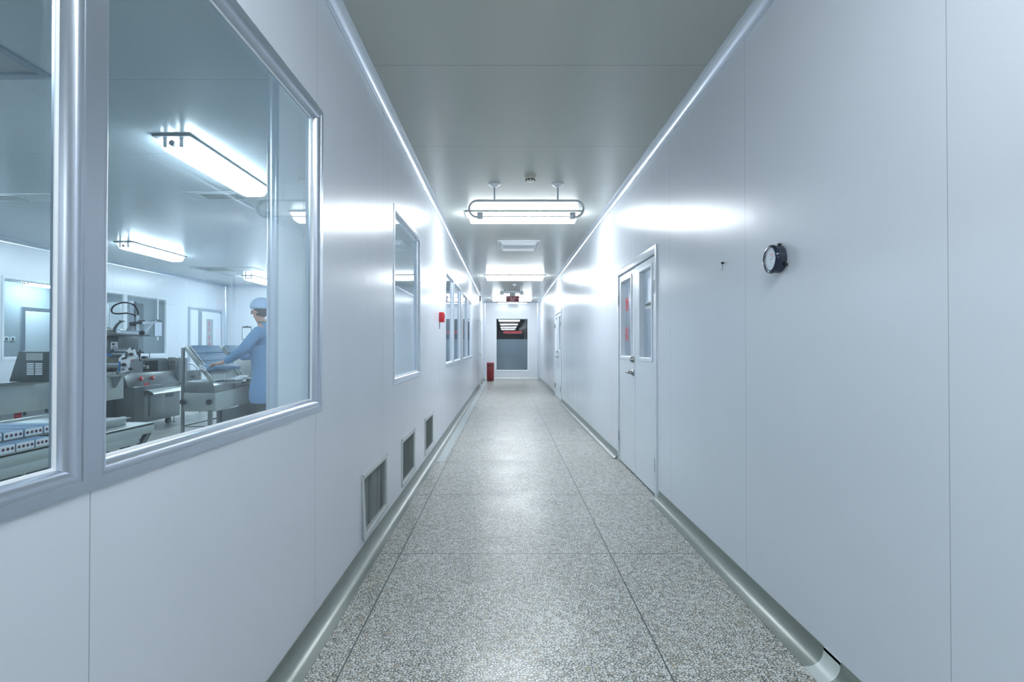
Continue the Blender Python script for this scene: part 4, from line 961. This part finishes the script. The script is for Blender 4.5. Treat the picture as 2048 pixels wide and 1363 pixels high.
# steep tray: slopes down towards the worker
TA = Vector((-4.15, 0, 1.150)); TB = Vector((-3.80, 0, 0.700)); tv = (TB - TA).normalized(); tn = Vector((-tv.z, 0, tv.x)) * 1.0
if tn.z < 0: tn = -tn
TL = (TB - TA).length
def tray(y0, y1, nm):
    c = (TA + TB) / 2 + Vector((0, (y0 + y1) / 2, 0)) - tn * 0.014
    t = obj(nm, obox(B(), c, tv * TL / 2, Vector((0, (y1 - y0) / 2, 0)), tn * 0.004), M['steel_d'], r_)
    for y in (y0, y1):
        bm = B(); obox(bm, (TA + TB) / 2 + Vector((0, y, 0)) - tn * 0.018, tv * (TL / 2 + 0.015), Vector((0, 0.010, 0)), tn * 0.026); obj('tray_side', bm, M['steel_l'], t, bevel=0.002)
    return t
tray(6.77, 7.50, 'carton_tray'); tray(7.58, 8.30, 'carton_tray')
bm = B(); box(bm, -3.86, -3.80, 6.80, 7.48, 0.705, 0.72); cyl(bm, (-3.83, 6.83, 0.70), (-3.83, 6.83, 0.80), 0.008, 8); cyl(bm, (-3.76, 6.95, 0.70), (-3.76, 6.95, 0.80), 0.008, 8); obj('tray_stop', bm, M['alu_b'], r_)
def tc(i, y0, y1, label):
    s = 0.068 + i * 0.132
    carton('carton', TA + tv * s + tn * 0.0165 + Vector((0, (y0 + y1) / 2, 0)), (0, (y1 - y0) / 2, 0), tv * 0.063, tn * 0.023, label, 'cartons on the steep tray')
tc(0, 6.79, 7.45, 'blue carton on top of the steep tray nearer the viewer')
tc(1, 6.79, 7.45, 'blue carton in the middle of the steep tray nearer the viewer')
tc(2, 6.79, 7.45, 'blue carton at the bottom of the steep tray nearer the viewer')
tc(0, 7.61, 8.25, 'blue carton on top of the farther steep tray')
tag(obj('leaflet_stack', obox(obox(B(), (-3.72, 7.15, 0.712), (0.055, 0, 0), (0, 0.12, 0.0), (0, 0, 0.012)), (-3.70, 7.30, 0.735), (0.05, 0.01, 0.0), (-0.01, 0.09, 0.0), (0, 0, 0.010)), M['paper']), 'small stack of white leaflets in front of the steep tray', 'leaflets')
tag(obj('tool_tray', box(box(B(), -3.74, -3.55, 7.35, 7.58, 0.632, 0.66), -3.70, -3.6, 7.4, 7.5, 0.66, 0.70), M['chrome'], bevel=0.006), 'shiny metal tool tray beside the worker on the sorting table', 'tool tray')

# ------------------------------------------------------------------ the worker
def skin_mesh(name, verts, edges, radii, root, mat, parent, sub=2, extra=None):
    me = bpy.data.meshes.new(name); me.from_pydata([tuple(Vector(v)) for v in verts], edges, [])
    o = bpy.data.objects.new(name, me); COL.objects.link(o)
    md = o.modifiers.new('skin', 'SKIN'); md.use_smooth_shade = True; md.branch_smoothing = 0.5
    for i, r in enumerate(radii):
        sv = me.skin_vertices[0].data[i]; sv.radius = r if isinstance(r, tuple) else (r, r); sv.use_root = (i == root)
    ss = o.modifiers.new('sub', 'SUBSURF'); ss.levels = sub; ss.render_levels = sub
    dg = bpy.context.evaluated_depsgraph_get(); dg.update()
    m2 = bpy.data.meshes.new_from_object(o.evaluated_get(dg))
    bpy.data.objects.remove(o); bpy.data.meshes.remove(me)
    bm = B(); bm.from_mesh(m2); bpy.data.meshes.remove(m2)
    if extra: extra(bm)
    return obj(name, bm, mat, parent, smooth=True)
WX, WY = -2.98, 6.45
wk = thing('person', (WX, WY, 0), 'person in a blue gown and pale cap leaning over the sorting table', 'person')
def W(x, y, z): return Vector((WX + x, WY + y, z))
# local frame: the worker faces -x (towards the tray); y is sideways
V, Ed, R = [], [], []
def node(p, r, link=None):
    V.append(p); R.append(r)
    if link is not None: Ed.append((link, len(V) - 1))
    return len(V) - 1
pel = node(W(0.10, 0, 0.92), 0.13); sp1 = node(W(0.10, 0, 1.10), 0.12, pel); sp2 = node(W(0.06, 0, 1.28), 0.14, sp1); sp3 = node(W(0.0, 0, 1.38), 0.07, sp2)
nk = node(W(-0.045, 0, 1.46), 0.055, sp3); jaw = node(W(-0.085, 0, 1.51), (0.062, 0.062), nk); hd_ = node(W(-0.085, 0, 1.60), (0.078, 0.088), jaw); tp = node(W(-0.07, 0, 1.665), (0.06, 0.07), hd_)
for s in (-1, 1):
    sh = node(W(0.0, s * 0.17, 1.35), 0.05, sp3); el = node(W(-0.14, s * 0.25, 1.12), 0.042, sh); wr = node(W(-0.42, s * (0.18 if s < 0 else 0.14), 0.98 + (0.03 if s > 0 else -0.02)), 0.027, el)
    pm = node(W(-0.50, s * 0.16, 0.965 + (0.03 if s > 0 else -0.02)), (0.032, 0.020), wr)
    for k in range(4):
        oy = (k - 1.5) * 0.019; ln = (0.042, 0.05, 0.047, 0.036)[k]
        a = node(V[pm] + Vector((-0.035, oy, 0.002)), 0.0095, pm); b = node(V[a] + Vector((-ln * 0.8, oy * 0.15, -0.010)), 0.0085, a); c = node(V[b] + Vector((-ln * 0.45, 0, -0.026)), 0.0075, b)
    a = node(V[wr] + Vector((-0.04, -s * 0.030, -0.004)), 0.0105, wr); node(V[a] + Vector((-0.04, -s * 0.016, -0.018)), 0.0085, a)
    hp = node(W(0.10, s * 0.09, 0.84), 0.085, pel); kn = node(W(0.07, s * 0.11, 0.47), 0.055, hp); an = node(W(0.10, s * 0.12, 0.09), 0.038, kn); node(W(-0.06, s * 0.13, 0.045), 0.032, an)
body = skin_mesh('body', V, Ed, R, pel, M['skin'], wk, 2)
# face
for s in (-1, 1):
    obj('eye', lathe(B(), W(-0.165, s * 0.032, 1.595), (-1, 0, 0), [(-0.004, 0.008), (0.002, 0.006), (0.004, 0.002)], 10), M['ink'], body, smooth=True)
    obj('ear', lathe(B(), W(-0.075, s * 0.084, 1.585), (0, s, 0), [(-0.008, 0.020), (0.006, 0.024), (0.010, 0.016)], 12), M['skin'], body, smooth=True)
obj('nose', prism(B(), [(-0.158, 1.60), (-0.190, 1.555), (-0.158, 1.548)], 1, WY - 0.012, WY + 0.012), M['skin'], body, bevel=0.004) if False else None
bm = B(); tube(bm, [W(-0.158, 0, 1.60), W(-0.178, 0, 1.572), W(-0.172, 0, 1.556)], [0.009, 0.013, 0.014], 10); obj('nose', bm, M['skin'], body, smooth=True)
obj('mouth', obox(B(), W(-0.150, 0, 1.522), (0.006, 0, 0), (0, 0.022, 0), (0, 0, 0.003)), M['maroon_l'], body)
# hair showing under the cap
bm = B(); bmesh.ops.create_uvsphere(bm, u_segments=20, v_segments=12, radius=1)
for v in list(bm.verts): v.co = W(-0.062 + v.co.x * 0.100, v.co.y * 0.098, 1.605 + v.co.z * 0.095)
bmesh.ops.delete(bm, geom=[v for v in bm.verts if v.co.x < WX - 0.10 and v.co.z < 1.62], context='VERTS')
obj('hair', bm, M['hair'], wk, smooth=True)
bm = B(); bmesh.ops.create_uvsphere(bm, u_segments=28, v_segments=16, radius=1)
for v in list(bm.verts):
    puff = 1 + 0.05 * math.sin(7 * math.atan2(v.co.y, v.co.x)) * (1 - abs(v.co.z))
    v.co = W(-0.05 + v.co.x * 0.135 * puff, v.co.y * 0.13 * puff, 1.65 + (v.co.z * 0.115 if v.co.z > -0.3 else -0.031) + v.co.x * 0.0)
obj('cap', bm, M['cap'], wk, smooth=True)
# gown: body and sleeves as one surface
V, Ed, R = [], [], []
b0 = node(W(0.05, 0, 0.30), (0.28, 0.29)); b1 = node(W(0.06, 0, 0.72), (0.235, 0.25), b0); b2 = node(W(0.07, 0, 0.95), (0.21, 0.23), b1); b3 = node(W(0.06, 0, 1.14), (0.19, 0.21), b2)
b4 = node(W(0.05, 0, 1.29), (0.16, 0.19), b3); b5 = node(W(0.0, 0, 1.40), (0.12, 0.15), b4); b6 = node(W(-0.025, 0, 1.46), (0.075, 0.08), b5)
for s in (-1, 1):
    sh = node(W(0.0, s * 0.18, 1.35), 0.085, b4); el = node(W(-0.14, s * 0.255, 1.12), 0.07, sh); m_ = node(W(-0.28, s * 0.21, 1.04), 0.058, el); node(W(-0.405, s * (0.185 if s < 0 else 0.145), 0.985 + (0.03 if s > 0 else -0.02)), 0.045, m_)
def cut_hem(bm): bmesh.ops.bisect_plane(bm, geom=bm.verts[:] + bm.edges[:] + bm.faces[:], plane_co=(0, 0, 0.47), plane_no=(0, 0, -1), clear_outer=True)
obj_g = skin_mesh('gown', V, Ed, R, b2, M['gown'], wk, 2, cut_hem)
obj('collar', tube(B(), [W(-0.02 + 0.062 * math.cos(a), 0.066 * math.sin(a), 1.452) for a in [i * PI / 8 for i in range(16)]], 0.016, 8, closed=True), M['olive'], obj_g, smooth=True)
V, Ed, R = [], [], []
t0 = node(W(0.10, 0, 0.80), 0.12)
for s in (-1, 1):
    a = node(W(0.10, s * 0.09, 0.70), 0.10, t0); b = node(W(0.07, s * 0.11, 0.45), 0.085, a); node(W(0.10, s * 0.12, 0.10), 0.075, b)
skin_mesh('trousers', V, Ed, R, t0, M['pants'], wk, 1)
for s in (-1, 1):
    obj('shoe', obox(B(), W(0.0, s * 0.13, 0.045), (0.135, 0, 0), (0, 0.05, 0), (0, 0, 0.045)), M['white'], wk, bevel=0.03, seg=3)
# cartons held by the worker
hc = W(-0.60, 0.0, 0.90)
carton('carton', hc + Vector((0.02, 0.03, 0.0)), Vector((0.08, 0.24, 0)), Vector((0.058, -0.020, -0.02)), Vector((0.004, 0, 0.020)), 'blue carton held in the hands of the worker', 'cartons in hand')
